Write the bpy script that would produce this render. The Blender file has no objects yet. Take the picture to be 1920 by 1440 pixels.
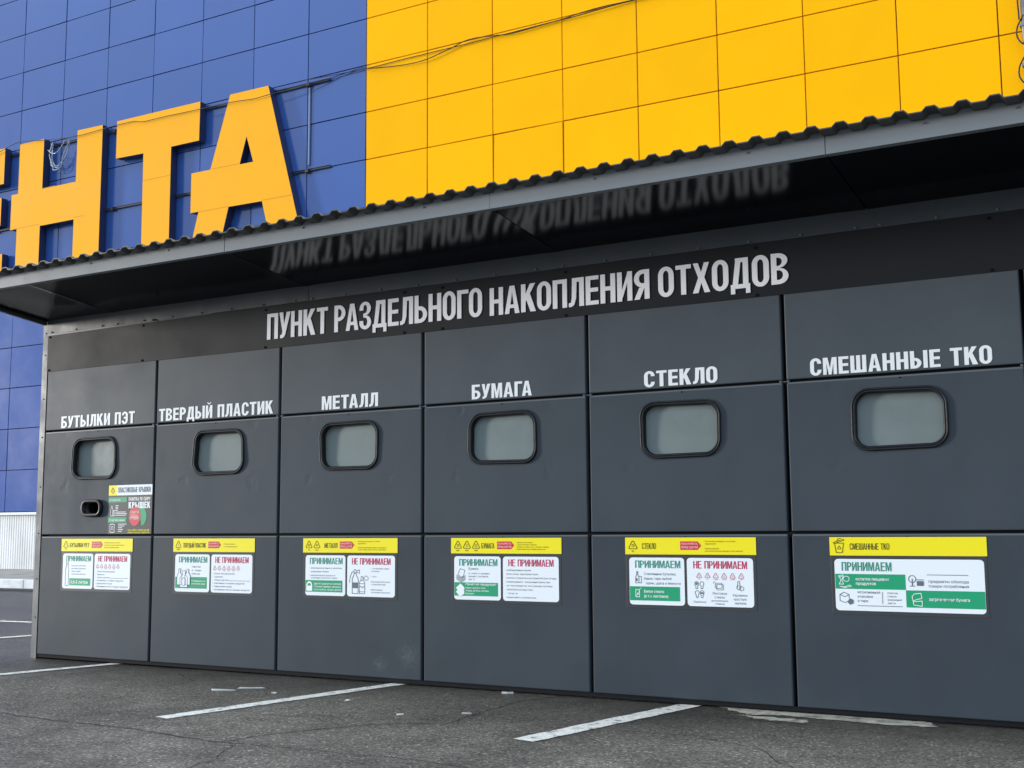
import bpy, bmesh, math, random
from mathutils import Vector, Matrix

# ------------------------------------------------------------------ camera, light, exposure
scene = bpy.context.scene
COL = scene.collection
random.seed(7)
CAM = (6.809, -6.4144, 1.0)
cam_d = bpy.data.cameras.new('camera'); cam = bpy.data.objects.new('camera', cam_d); COL.objects.link(cam)
cr = Vector((0.86574433, 0.50043784, -0.00698064)); cu = Vector((0.06586326, -0.10009314, 0.99279575)); cf = Vector((-0.49613384, 0.85996705, 0.11961553))
M = Matrix((cr, cu, -cf)).transposed().to_4x4(); M.translation = Vector(CAM)
cam.matrix_world = M
cam_d.sensor_width = 36.0; cam_d.lens = 2232.85 / 1920 * 36.0
cam_d.clip_start = 0.1; cam_d.clip_end = 2000
scene.camera = cam

SUN_DIR = Vector((-2.6, -1.0, 0.29)).normalized()          # towards the sun
sd = bpy.data.lights.new('sun', 'SUN'); sun = bpy.data.objects.new('sun', sd); COL.objects.link(sun)
sun.rotation_euler = SUN_DIR.to_track_quat('Z', 'Y').to_euler()
sd.energy = 3.2; sd.angle = math.radians(8); sd.color = (1.0, 0.955, 0.89)

world = bpy.data.worlds.new('World'); scene.world = world; world.use_nodes = True
wn, wl = world.node_tree.nodes, world.node_tree.links
wn.clear()
out = wn.new('ShaderNodeOutputWorld'); bg = wn.new('ShaderNodeBackground'); bg.inputs['Strength'].default_value = 0.13
sky = wn.new('ShaderNodeTexSky'); sky.sky_type = 'NISHITA'; sky.sun_disc = False
sky.sun_elevation = math.asin(SUN_DIR.z); sky.sun_rotation = math.atan2(SUN_DIR.x, SUN_DIR.y); sky.dust_density = 2.0
tc = wn.new('ShaderNodeTexCoord'); sep = wn.new('ShaderNodeSeparateXYZ')
wl.new(tc.outputs['Generated'], sep.inputs[0])
mr = wn.new('ShaderNodeMapRange'); mr.inputs['From Min'].default_value = 0.0; mr.inputs['From Max'].default_value = 0.75
mr.inputs['To Min'].default_value = 2.9; mr.inputs['To Max'].default_value = 18.0
wl.new(sep.outputs['Z'], mr.inputs['Value'])
wz = wn.new('ShaderNodeTexNoise'); wz.inputs['Scale'].default_value = 2.2; wz.inputs['Detail'].default_value = 5
wl.new(tc.outputs['Generated'], wz.inputs['Vector'])
mr2 = wn.new('ShaderNodeMapRange'); mr2.inputs['From Min'].default_value = 0.3; mr2.inputs['From Max'].default_value = 0.7
mr2.inputs['To Min'].default_value = 0.90; mr2.inputs['To Max'].default_value = 1.10
wl.new(wz.outputs['Fac'], mr2.inputs['Value'])
mu = wn.new('ShaderNodeMath'); mu.operation = 'MULTIPLY'
wl.new(mr.outputs[0], mu.inputs[0]); wl.new(mr2.outputs[0], mu.inputs[1])
cl = wn.new('ShaderNodeVectorMath'); cl.operation = 'SCALE'; cl.inputs[0].default_value = (0.80, 0.97, 1.20)
wl.new(mu.outputs[0], cl.inputs['Scale'])
mx = wn.new('ShaderNodeMix'); mx.data_type = 'RGBA'; mx.inputs['Factor'].default_value = 0.92
wl.new(sky.outputs[0], mx.inputs['A']); wl.new(cl.outputs[0], mx.inputs['B'])
wl.new(mx.outputs['Result'], bg.inputs['Color']); wl.new(bg.outputs[0], out.inputs[0])

vs = scene.view_settings
vs.view_transform = 'Standard'; vs.look = 'None'; vs.exposure = 0.0; vs.gamma = 1.0; vs.use_curve_mapping = False

# ------------------------------------------------------------------ materials
def mat(name, col, rough=0.5, spec=0.5, metal=0.0, coat=0.0, var=0.0, var_scale=3.0, can=0.0, can_scale=1.6, grain=0.0, grain_scale=900.0, extra=None, stretch=(1, 1, 1)):
    m = bpy.data.materials.new(name); m.use_nodes = True
    n, l = m.node_tree.nodes, m.node_tree.links
    b = n['Principled BSDF']
    b.inputs['Base Color'].default_value = (*col, 1); b.inputs['Roughness'].default_value = rough
    b.inputs['Specular IOR Level'].default_value = spec; b.inputs['Metallic'].default_value = metal
    b.inputs['Coat Weight'].default_value = coat; b.inputs['Coat Roughness'].default_value = 0.12
    t = n.new('ShaderNodeTexCoord'); mp = n.new('ShaderNodeMapping'); mp.inputs['Scale'].default_value = stretch
    l.new(t.outputs['Object'], mp.inputs[0]); vec = mp.outputs[0]
    if var:
        z = n.new('ShaderNodeTexNoise'); z.inputs['Scale'].default_value = var_scale; z.inputs['Detail'].default_value = 6; z.inputs['Roughness'].default_value = 0.62
        l.new(vec, z.inputs['Vector'])
        r = n.new('ShaderNodeMapRange'); r.inputs['From Min'].default_value = 0.3; r.inputs['From Max'].default_value = 0.7
        r.inputs['To Min'].default_value = 1 - var; r.inputs['To Max'].default_value = 1 + var
        l.new(z.outputs['Fac'], r.inputs['Value'])
        s = n.new('ShaderNodeVectorMath'); s.operation = 'SCALE'; s.inputs[0].default_value = col
        l.new(r.outputs[0], s.inputs['Scale']); l.new(s.outputs[0], b.inputs['Base Color'])
        r2 = n.new('ShaderNodeMapRange'); r2.inputs['From Min'].default_value = 0.3; r2.inputs['From Max'].default_value = 0.7
        r2.inputs['To Min'].default_value = rough * 0.8; r2.inputs['To Max'].default_value = min(1, rough * 1.2)
        l.new(z.outputs['Fac'], r2.inputs['Value']); l.new(r2.outputs[0], b.inputs['Roughness'])
    last = None
    if can:
        z = n.new('ShaderNodeTexNoise'); z.inputs['Scale'].default_value = can_scale; z.inputs['Detail'].default_value = 1.5
        l.new(vec, z.inputs['Vector'])
        bp = n.new('ShaderNodeBump'); bp.inputs['Strength'].default_value = 1.0; bp.inputs['Distance'].default_value = can
        l.new(z.outputs['Fac'], bp.inputs['Height']); last = bp
    if grain:
        z = n.new('ShaderNodeTexNoise'); z.inputs['Scale'].default_value = grain_scale; z.inputs['Detail'].default_value = 2
        l.new(vec, z.inputs['Vector'])
        bp = n.new('ShaderNodeBump'); bp.inputs['Strength'].default_value = 1.0; bp.inputs['Distance'].default_value = grain
        l.new(z.outputs['Fac'], bp.inputs['Height'])
        if last: l.new(last.outputs[0], bp.inputs['Normal'])
        last = bp
    if last: l.new(last.outputs[0], b.inputs['Normal'])
    if extra: extra(m, n, l, b, vec, last)
    return m

def hatch_marks(m, n, l, b, vec, last):
    # dents where the hatch frame is fixed from behind, four round the opening (object origin = opening centre)
    sp = n.new('ShaderNodeSeparateXYZ'); l.new(vec, sp.inputs[0])
    ax = n.new('ShaderNodeMath'); ax.operation = 'ABSOLUTE'; l.new(sp.outputs['X'], ax.inputs[0])
    az = n.new('ShaderNodeMath'); az.operation = 'ABSOLUTE'; l.new(sp.outputs['Z'], az.inputs[0])
    cb = n.new('ShaderNodeCombineXYZ'); l.new(ax.outputs[0], cb.inputs['X']); l.new(az.outputs[0], cb.inputs['Z'])
    wob = n.new('ShaderNodeTexNoise'); wob.inputs['Scale'].default_value = 9; wob.inputs['Detail'].default_value = 2
    t = n.new('ShaderNodeTexCoord'); oi = n.new('ShaderNodeObjectInfo')
    off = n.new('ShaderNodeVectorMath'); off.operation = 'ADD'; l.new(t.outputs['Object'], off.inputs[0]); l.new(oi.outputs['Location'], off.inputs[1])
    l.new(off.outputs[0], wob.inputs['Vector'])
    sc = n.new('ShaderNodeVectorMath'); sc.operation = 'MULTIPLY_ADD'; sc.inputs[1].default_value = (0.16, 0, 0.16)
    l.new(wob.outputs['Color'], sc.inputs[0]); l.new(cb.outputs[0], sc.inputs[2])
    d = n.new('ShaderNodeVectorMath'); d.operation = 'DISTANCE'; d.inputs[1].default_value = (0.41, 0, 0.30)
    sx = n.new('ShaderNodeVectorMath'); sx.operation = 'MULTIPLY'; sx.inputs[1].default_value = (1, 0, 1)
    l.new(sc.outputs[0], sx.inputs[0]); l.new(sx.outputs[0], d.inputs[0])
    r = n.new('ShaderNodeMapRange'); r.interpolation_type = 'SMOOTHSTEP'
    r.inputs['From Min'].default_value = 0.0; r.inputs['From Max'].default_value = 0.06; r.inputs['To Min'].default_value = 1; r.inputs['To Max'].default_value = 0
    l.new(d.outputs['Value'], r.inputs['Value'])
    bp = n.new('ShaderNodeBump'); bp.inputs['Strength'].default_value = 1.0; bp.inputs['Distance'].default_value = 0.0012; bp.invert = True
    l.new(r.outputs[0], bp.inputs['Height'])
    if last: l.new(last.outputs[0], bp.inputs['Normal'])
    l.new(bp.outputs[0], b.inputs['Normal'])

def scuffs(spots):
    def f(m, n, l, b, vec, last):
        # pale scratched patches with a shape of their own at given points
        z = n.new('ShaderNodeTexNoise'); z.inputs['Scale'].default_value = 16; z.inputs['Distortion'].default_value = 2.5; z.inputs['Detail'].default_value = 9; z.inputs['Roughness'].default_value = 0.75
        l.new(vec, z.inputs['Vector'])
        acc = None
        for (x, zz, rad) in spots:
            d = n.new('ShaderNodeVectorMath'); d.operation = 'DISTANCE'; d.inputs[1].default_value = (x, 0, zz)
            k = n.new('ShaderNodeVectorMath'); k.operation = 'MULTIPLY'; k.inputs[1].default_value = (1, 0, 1); l.new(vec, k.inputs[0]); l.new(k.outputs[0], d.inputs[0])
            r = n.new('ShaderNodeMapRange'); r.inputs['From Min'].default_value = 0; r.inputs['From Max'].default_value = rad; r.inputs['To Min'].default_value = 1; r.inputs['To Max'].default_value = 0
            l.new(d.outputs['Value'], r.inputs['Value'])
            if acc is None: acc = r.outputs[0]
            else:
                a = n.new('ShaderNodeMath'); a.operation = 'MAXIMUM'; l.new(acc, a.inputs[0]); l.new(r.outputs[0], a.inputs[1]); acc = a.outputs[0]
        mm = n.new('ShaderNodeMath'); mm.operation = 'MULTIPLY'; l.new(acc, mm.inputs[0]); l.new(z.outputs['Fac'], mm.inputs[1])
        r = n.new('ShaderNodeMapRange'); r.inputs['From Min'].default_value = 0.36; r.inputs['From Max'].default_value = 0.56; r.inputs['To Min'].default_value = 0; r.inputs['To Max'].default_value = 0.14
        l.new(mm.outputs[0], r.inputs['Value'])
        mix = n.new('ShaderNodeMix'); mix.data_type = 'RGBA'; l.new(r.outputs[0], mix.inputs['Factor'])
        src = b.inputs['Base Color'].links[0].from_socket if b.inputs['Base Color'].links else None
        if src: l.new(src, mix.inputs['A'])
        else: mix.inputs['A'].default_value = b.inputs['Base Color'].default_value
        mix.inputs['B'].default_value = (0.30, 0.32, 0.33, 1)
        l.new(mix.outputs['Result'], b.inputs['Base Color'])
    return f

def batch(amount):
    def f(m, n, l, b, vec, last):
        g = n.new('ShaderNodeNewGeometry'); q = n.new('ShaderNodeMapRange'); q.inputs['To Min'].default_value = 1 - amount; q.inputs['To Max'].default_value = 1 + amount
        l.new(g.outputs['Random Per Island'], q.inputs['Value'])
        v = n.new('ShaderNodeVectorMath'); v.operation = 'SCALE'; l.new(b.inputs['Base Color'].links[0].from_socket, v.inputs[0]); l.new(q.outputs[0], v.inputs['Scale'])
        l.new(v.outputs[0], b.inputs['Base Color'])
    return f
PANEL = (0.045, 0.056, 0.066)
m_panel = mat('anthracite painted steel', PANEL, 0.52, 0.14, var=0.09, var_scale=1.7, can=0.010, can_scale=1.3, grain=0.00006, grain_scale=700)
m_name = mat('lighter anthracite painted steel', (0.068, 0.081, 0.093), 0.50, 0.18, var=0.09, var_scale=1.7, can=0.010, can_scale=1.3, grain=0.00006, grain_scale=700)
m_panel_low = mat('anthracite painted steel scuffed', PANEL, 0.52, 0.14, var=0.09, var_scale=1.7, can=0.010, can_scale=1.3, grain=0.00006, grain_scale=700, extra=scuffs([(2.33 - 2.4, 0.18, 0.34), (2.10 - 2.4, 0.12, 0.22)]))
m_hatchp = mat('anthracite hatch steel', (0.052, 0.064, 0.075), 0.52, 0.14, var=0.06, var_scale=2.1, can=0.008, can_scale=1.5, grain=0.00006, grain_scale=700, extra=hatch_marks)
m_board = mat('dark sign board plastic', (0.016, 0.018, 0.021), 0.52, 0.12, var=0.05, var_scale=1.2, can=0.003, can_scale=1.1)
m_flash = mat('anthracite flashing', (0.035, 0.045, 0.055), 0.42, 0.4, var=0.08, var_scale=4, can=0.004, can_scale=5)
m_trim = mat('corner trim steel', (0.065, 0.076, 0.082), 0.5, 0.16, var=0.06, var_scale=3, can=0.004, can_scale=3)
m_fascia = mat('pale grey fascia steel', (0.19, 0.21, 0.225), 0.5, 0.3, var=0.05, var_scale=2.5, can=0.003, can_scale=2)
m_soffit = mat('glossy dark soffit steel', (0.003, 0.004, 0.007), 0.13, 0.20, can=0.0022, can_scale=2.2)
m_roof = mat('dark profiled roof steel', (0.060, 0.060, 0.060), 0.45, 0.4, var=0.15, var_scale=6)
m_gap = mat('black gap lining', (0.006, 0.007, 0.009), 0.8, 0.2)
m_rubber = mat('black rubber gasket', (0.007, 0.008, 0.010), 0.45, 0.4, var=0.2, var_scale=40)
m_flap = mat('grey green plastic flap', (0.165, 0.200, 0.195), 0.55, 0.25, var=0.08, var_scale=6)
m_bag = mat('white bag film', (0.88, 0.86, 0.86), 0.4, 0.4)
m_white = mat('white letter vinyl', (0.84, 0.86, 0.85), 0.45, 0.4)
m_title = mat('raised white letters', (0.84, 0.85, 0.88), 0.45, 0.4)
m_screw = mat('dark screw heads', (0.006, 0.006, 0.007), 0.75, 0.15)
m_rivet = mat('bare metal rivets', (0.14, 0.15, 0.16), 0.45, 0.4)
m_ledge = mat('pale clip steel and painted light', (0.105, 0.118, 0.13), 0.34, 0.5)  # lip highlight and sunlit strip painted in as paler steel; clips share it
m_blue = mat('blue cladding', (0.031, 0.089, 0.315), 0.16, 0.72, var=0.02, var_scale=0.9, can=0.003, can_scale=1.1, extra=batch(0.05))
m_yellow = mat('yellow cladding', (0.99, 0.475, 0.0005), 0.5, 0.05, var=0.03, var_scale=0.8, can=0.005, can_scale=1.1, extra=batch(0.035))
m_bluegap = mat('navy panel gap', (0.010, 0.014, 0.045), 0.7, 0.3)
m_yelgap = mat('brown panel gap', (0.17, 0.045, 0.004), 0.7, 0.3)  # brown stands in for yellow light bounced inside the gaps
m_letter = mat('amber sign face', (0.95, 0.425, 0.012), 0.6, 0.10, var=0.04, var_scale=0.8)
m_seam = mat('letter face seam', (0.60, 0.25, 0.010), 0.6, 0.1)
m_return = mat('navy sign return', (0.020, 0.028, 0.085), 0.4, 0.4)
m_rail = mat('weathered steel rail', (0.045, 0.045, 0.05), 0.6, 0.3, metal=0.2, var=0.3, var_scale=9)
m_duct = mat('grey cable duct', (0.17, 0.22, 0.32), 0.4, 0.5)
m_cable = mat('black cable', (0.014, 0.013, 0.013), 0.5, 0.4)
m_wire = mat('pale grey wire', (0.42, 0.46, 0.50), 0.5, 0.4)
m_pipe = mat('galvanised pipe', (0.30, 0.28, 0.25), 0.35, 0.5, metal=0.6, var=0.2, var_scale=8)
m_plinth = mat('white profiled plinth steel', (0.60, 0.61, 0.60), 0.45, 0.4, var=0.18, var_scale=2.2, stretch=(1, 1, 0.5))
m_coping = mat('pale plinth ledge', (0.66, 0.67, 0.67), 0.5, 0.4, var=0.1, var_scale=3)
m_kerb = mat('whitewashed kerb', (0.74, 0.74, 0.72), 0.8, 0.2, var=0.22, var_scale=5)
m_pave = mat('dusty pavement', (0.34, 0.31, 0.26), 0.9, 0.2, var=0.25, var_scale=2)
m_paper = mat('white scrap paper', (0.55, 0.55, 0.51), 0.7, 0.3, var=0.08, var_scale=30)
m_weed = mat('weed leaves', (0.10, 0.13, 0.05), 0.7, 0.3, var=0.3, var_scale=20)
m_black = mat('sticker charcoal', (0.045, 0.048, 0.050), 0.35, 0.45)
m_sy = mat('sticker yellow', (0.90, 0.76, 0.010), 0.4, 0.4)
m_sw = mat('sticker white', (0.82, 0.86, 0.88), 0.35, 0.45)
m_sg = mat('sticker green', (0.015, 0.33, 0.15), 0.4, 0.4)
m_sr = mat('sticker red', (0.62, 0.035, 0.055), 0.4, 0.4)
m_tgreen = mat('print dark green', (0.045, 0.27, 0.18), 0.5, 0.3)
m_tred = mat('print crimson', (0.52, 0.030, 0.085), 0.5, 0.3)
m_tgrey = mat('print grey', (0.13, 0.15, 0.17), 0.5, 0.3)
m_tbrown = mat('print brown black', (0.10, 0.085, 0.01), 0.5, 0.3)
m_tpink = mat('print pale pink', (0.90, 0.60, 0.55), 0.5, 0.3)

def asphalt_mat():
    m = bpy.data.materials.new('worn asphalt'); m.use_nodes = True
    n, l = m.node_tree.nodes, m.node_tree.links; b = n['Principled BSDF']
    t = n.new('ShaderNodeTexCoord'); vec = t.outputs['Object']
    def noise(scale, det, rgh=0.6, v=None):
        z = n.new('ShaderNodeTexNoise'); z.inputs['Scale'].default_value = scale; z.inputs['Detail'].default_value = det; z.inputs['Roughness'].default_value = rgh
        l.new(v or vec, z.inputs['Vector']); return z.outputs['Fac']
    def rng(v, a, b_, c, d):
        r = n.new('ShaderNodeMapRange'); r.inputs['From Min'].default_value = a; r.inputs['From Max'].default_value = b_; r.inputs['To Min'].default_value = c; r.inputs['To Max'].default_value = d
        l.new(v, r.inputs['Value']); return r.outputs[0]
    def mul(a, c):
        k = n.new('ShaderNodeMath'); k.operation = 'MULTIPLY'; l.new(a, k.inputs[0]); l.new(c, k.inputs[1]); return k.outputs[0]
    big = noise(0.55, 4); mid = noise(2.6, 5, 0.65)
    vo = n.new('ShaderNodeTexVoronoi'); vo.inputs['Scale'].default_value = 105; l.new(vec, vo.inputs['Vector'])
    sepc = n.new('ShaderNodeSeparateColor'); l.new(vo.outputs['Color'], sepc.inputs[0])
    stone = rng(sepc.outputs[0], 0.0, 1.0, 0.40, 1.50)
    lightst = rng(sepc.outputs[1], 0.86, 0.97, 1.0, 2.3)
    fine = rng(noise(260, 2), 0.3, 0.7, 0.72, 1.28)
    val = mul(mul(mul(stone, lightst), fine), mul(rng(big, 0.3, 0.7, 0.62, 1.28), rng(mid, 0.3, 0.7, 0.70, 1.25)))
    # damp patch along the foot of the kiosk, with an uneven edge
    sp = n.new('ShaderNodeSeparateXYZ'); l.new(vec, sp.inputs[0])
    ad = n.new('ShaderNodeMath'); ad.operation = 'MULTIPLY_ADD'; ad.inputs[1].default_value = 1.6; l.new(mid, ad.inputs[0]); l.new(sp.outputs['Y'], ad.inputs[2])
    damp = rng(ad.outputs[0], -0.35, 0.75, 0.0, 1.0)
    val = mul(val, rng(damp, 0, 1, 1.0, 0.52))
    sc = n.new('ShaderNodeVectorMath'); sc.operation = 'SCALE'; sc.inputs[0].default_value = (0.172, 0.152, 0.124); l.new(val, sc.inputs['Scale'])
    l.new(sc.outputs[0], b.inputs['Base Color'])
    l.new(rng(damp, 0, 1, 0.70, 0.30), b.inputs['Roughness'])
    b.inputs['Specular IOR Level'].default_value = 0.10
    bp = n.new('ShaderNodeBump'); bp.inputs['Distance'].default_value = 0.006; bp.inputs['Strength'].default_value = 1.0
    l.new(mul(stone, fine), bp.inputs['Height']); l.new(bp.outputs[0], b.inputs['Normal'])
    return m
m_asphalt = asphalt_mat()

def worn_paint(name, col, lo, hi, scale=14):
    m = mat(name, col, 0.75, 0.3)
    n, l = m.node_tree.nodes, m.node_tree.links; b = n['Principled BSDF']
    t = n.new('ShaderNodeTexCoord')
    z = n.new('ShaderNodeTexNoise'); z.inputs['Scale'].default_value = scale; z.inputs['Detail'].default_value = 9; z.inputs['Roughness'].default_value = 0.7
    l.new(t.outputs['Object'], z.inputs['Vector'])
    r = n.new('ShaderNodeMapRange'); r.inputs['From Min'].default_value = lo; r.inputs['From Max'].default_value = hi
    l.new(z.outputs['Fac'], r.inputs['Value'])
    v = n.new('ShaderNodeTexVoronoi'); v.inputs['Scale'].default_value = 75; l.new(t.outputs['Object'], v.inputs['Vector'])
    sc = n.new('ShaderNodeSeparateColor'); l.new(v.outputs['Color'], sc.inputs[0])
    r3 = n.new('ShaderNodeMapRange'); r3.inputs['To Min'].default_value = 0.72; r3.inputs['To Max'].default_value = 1.08; l.new(sc.outputs[0], r3.inputs['Value'])
    s3 = n.new('ShaderNodeVectorMath'); s3.operation = 'SCALE'; s3.inputs[0].default_value = col; l.new(r3.outputs[0], s3.inputs['Scale'])
    mix = n.new('ShaderNodeMix'); mix.data_type = 'RGBA'
    l.new(r.outputs[0], mix.inputs['Factor']); mix.inputs['A'].default_value = (0.085, 0.083, 0.078, 1); l.new(s3.outputs[0], mix.inputs['B'])
    l.new(mix.outputs['Result'], b.inputs['Base Color'])
    return m
m_line = worn_paint('worn road paint', (0.76, 0.72, 0.63), 0.36, 0.45)
m_spill = worn_paint('beige mortar stain', (0.50, 0.46, 0.36), 0.33, 0.55, 9)
m_crack = mat('crack shadow filler', (0.022, 0.021, 0.020), 0.9, 0.1)
m_dirt = mat('gutter dirt', (0.055, 0.052, 0.048), 0.95, 0.1, var=0.35, var_scale=3)

# ------------------------------------------------------------------ mesh helpers
class MB:
    def __init__(s): s.v = []; s.f = []
    def face(s, pts):
        k = len(s.v); s.v += [tuple(p) for p in pts]; s.f.append(tuple(range(k, k + len(pts))))
    def box(s, x0, x1, y0, y1, z0, z1):
        k = len(s.v)
        s.v += [(x0, y0, z0), (x1, y0, z0), (x1, y1, z0), (x0, y1, z0), (x0, y0, z1), (x1, y0, z1), (x1, y1, z1), (x0, y1, z1)]
        for q in ((0, 3, 2, 1), (4, 5, 6, 7), (0, 1, 5, 4), (1, 2, 6, 5), (2, 3, 7, 6), (3, 0, 4, 7)): s.f.append(tuple(k + i for i in q))
    def tray(s, x0, x1, z0, z1, yf, yb, bv=0.006):
        # sheet-steel tray: flat face, folded (bevelled) edges, sides going back
        k = len(s.v); b2 = bv * 0.3
        a = [(x0 + bv, yf, z0 + bv), (x1 - bv, yf, z0 + bv), (x1 - bv, yf, z1 - bv), (x0 + bv, yf, z1 - bv)]
        c = [(x0 + b2, yf + b2, z0 + b2), (x1 - b2, yf + b2, z0 + b2), (x1 - b2, yf + b2, z1 - b2), (x0 + b2, yf + b2, z1 - b2)]
        d = [(x0, yf + bv, z0), (x1, yf + bv, z0), (x1, yf + bv, z1), (x0, yf + bv, z1)]
        e = [(x0, yb, z0), (x1, yb, z0), (x1, yb, z1), (x0, yb, z1)]
        s.v += a + c + d + e; s.f.append((k, k + 1, k + 2, k + 3))
        for lv in range(3):
            for i in range(4):
                j = (i + 1) % 4; p = k + lv * 4; q = p + 4
                s.f.append((p + j, p + i, q + i, q + j))
    def prism(s, poly, yf, yb=None):
        n = len(poly); k = len(s.v)
        s.v += [(x, yf, z) for x, z in poly]; s.f.append(tuple(range(k, k + n)))
        if yb is not None:
            s.v += [(x, yb, z) for x, z in poly]
            for i in range(n):
                j = (i + 1) % n; s.f.append((k + j, k + i, k + n + i, k + n + j))
    def strip(s, A, B, yf, yb=None, closed=False):
        m = len(A); rr = range(m if closed else m - 1)
        for i in rr:
            j = (i + 1) % m
            q = [A[i], A[j], B[j], B[i]]
            ar = sum(q[t][0] * q[(t + 1) % 4][1] - q[(t + 1) % 4][0] * q[t][1] for t in range(4))
            if abs(ar) < 1e-12: continue
            if ar < 0: q.reverse()
            s.prism(q, yf, yb)
    def tube(s, path, r, n=6, cap=True):
        path = [Vector(p) for p in path]; k = len(s.v); up = Vector((0, 0, 1))
        for i, p in enumerate(path):
            t = (path[min(i + 1, len(path) - 1)] - path[max(i - 1, 0)]).normalized()
            a = t.cross(up); a = a.normalized() if a.length > 1e-4 else Vector((1, 0, 0)); b = t.cross(a)
            for j in range(n):
                an = 2 * math.pi * j / n; s.v.append(tuple(p + r * (math.cos(an) * a + math.sin(an) * b)))
        for i in range(len(path) - 1):
            for j in range(n):
                j2 = (j + 1) % n
                s.f.append((k + i * n + j, k + i * n + j2, k + (i + 1) * n + j2, k + (i + 1) * n + j))
        if cap:
            s.f.append(tuple(k + j for j in range(n))); s.f.append(tuple(k + (len(path) - 1) * n + j for j in reversed(range(n))))
    def grid(s, fn, nu, nv):
        k = len(s.v)
        for i in range(nu + 1):
            for j in range(nv + 1): s.v.append(tuple(fn(i / nu, j / nv)))
        for i in range(nu):
            for j in range(nv):
                a = k + i * (nv + 1) + j; s.f.append((a, a + nv + 1, a + nv + 2, a + 1))
    def disc(s, x, z, r, yf, yb, n=8):
        s.prism([(x + r * math.cos(2 * math.pi * i / n), z + r * math.sin(2 * math.pi * i / n)) for i in range(n)], yf, yb)

ORG = {}
def tag(o, label=None, cat=None, group=None, kind=None):
    for k, v in (('label', label), ('category', cat), ('group', group), ('kind', kind)):
        if v: o[k] = v
    return o
def obj(name, mb, m, parent=None, loc=None, rotz=0.0, smooth=False, local=False):
    """one mesh object; vertices are given in the frame of the parent's root (world unless local) and shifted to the object's own origin"""
    base = ORG.get(parent.name, Vector((0, 0, 0))) if parent else Vector((0, 0, 0))
    lo = Vector(loc) if loc is not None else base
    me = bpy.data.meshes.new(name)
    vv = mb.v if local else [(x - lo.x, y - lo.y, z - lo.z) for x, y, z in mb.v]
    me.from_pydata(vv, [], mb.f); me.materials.append(m)
    if smooth: me.polygons.foreach_set('use_smooth', [True] * len(me.polygons))
    me.update()
    o = bpy.data.objects.new(name, me); COL.objects.link(o)
    if parent: o.parent = parent; o.location = lo - base
    else: o.location = lo
    o.rotation_euler.z = rotz
    ORG[o.name] = lo
    return o
def thing(name, loc, label, cat, group=None, rotz=0.0):
    o = bpy.data.objects.new(name, None); o.empty_display_size = 0.1; COL.objects.link(o); o.location = loc; o.rotation_euler.z = rotz
    ORG[o.name] = Vector(loc)
    return tag(o, label, cat, group)
def struct(name, mb, m, **k):
    return tag(obj(name, mb, m, **k), kind='structure')

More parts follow.
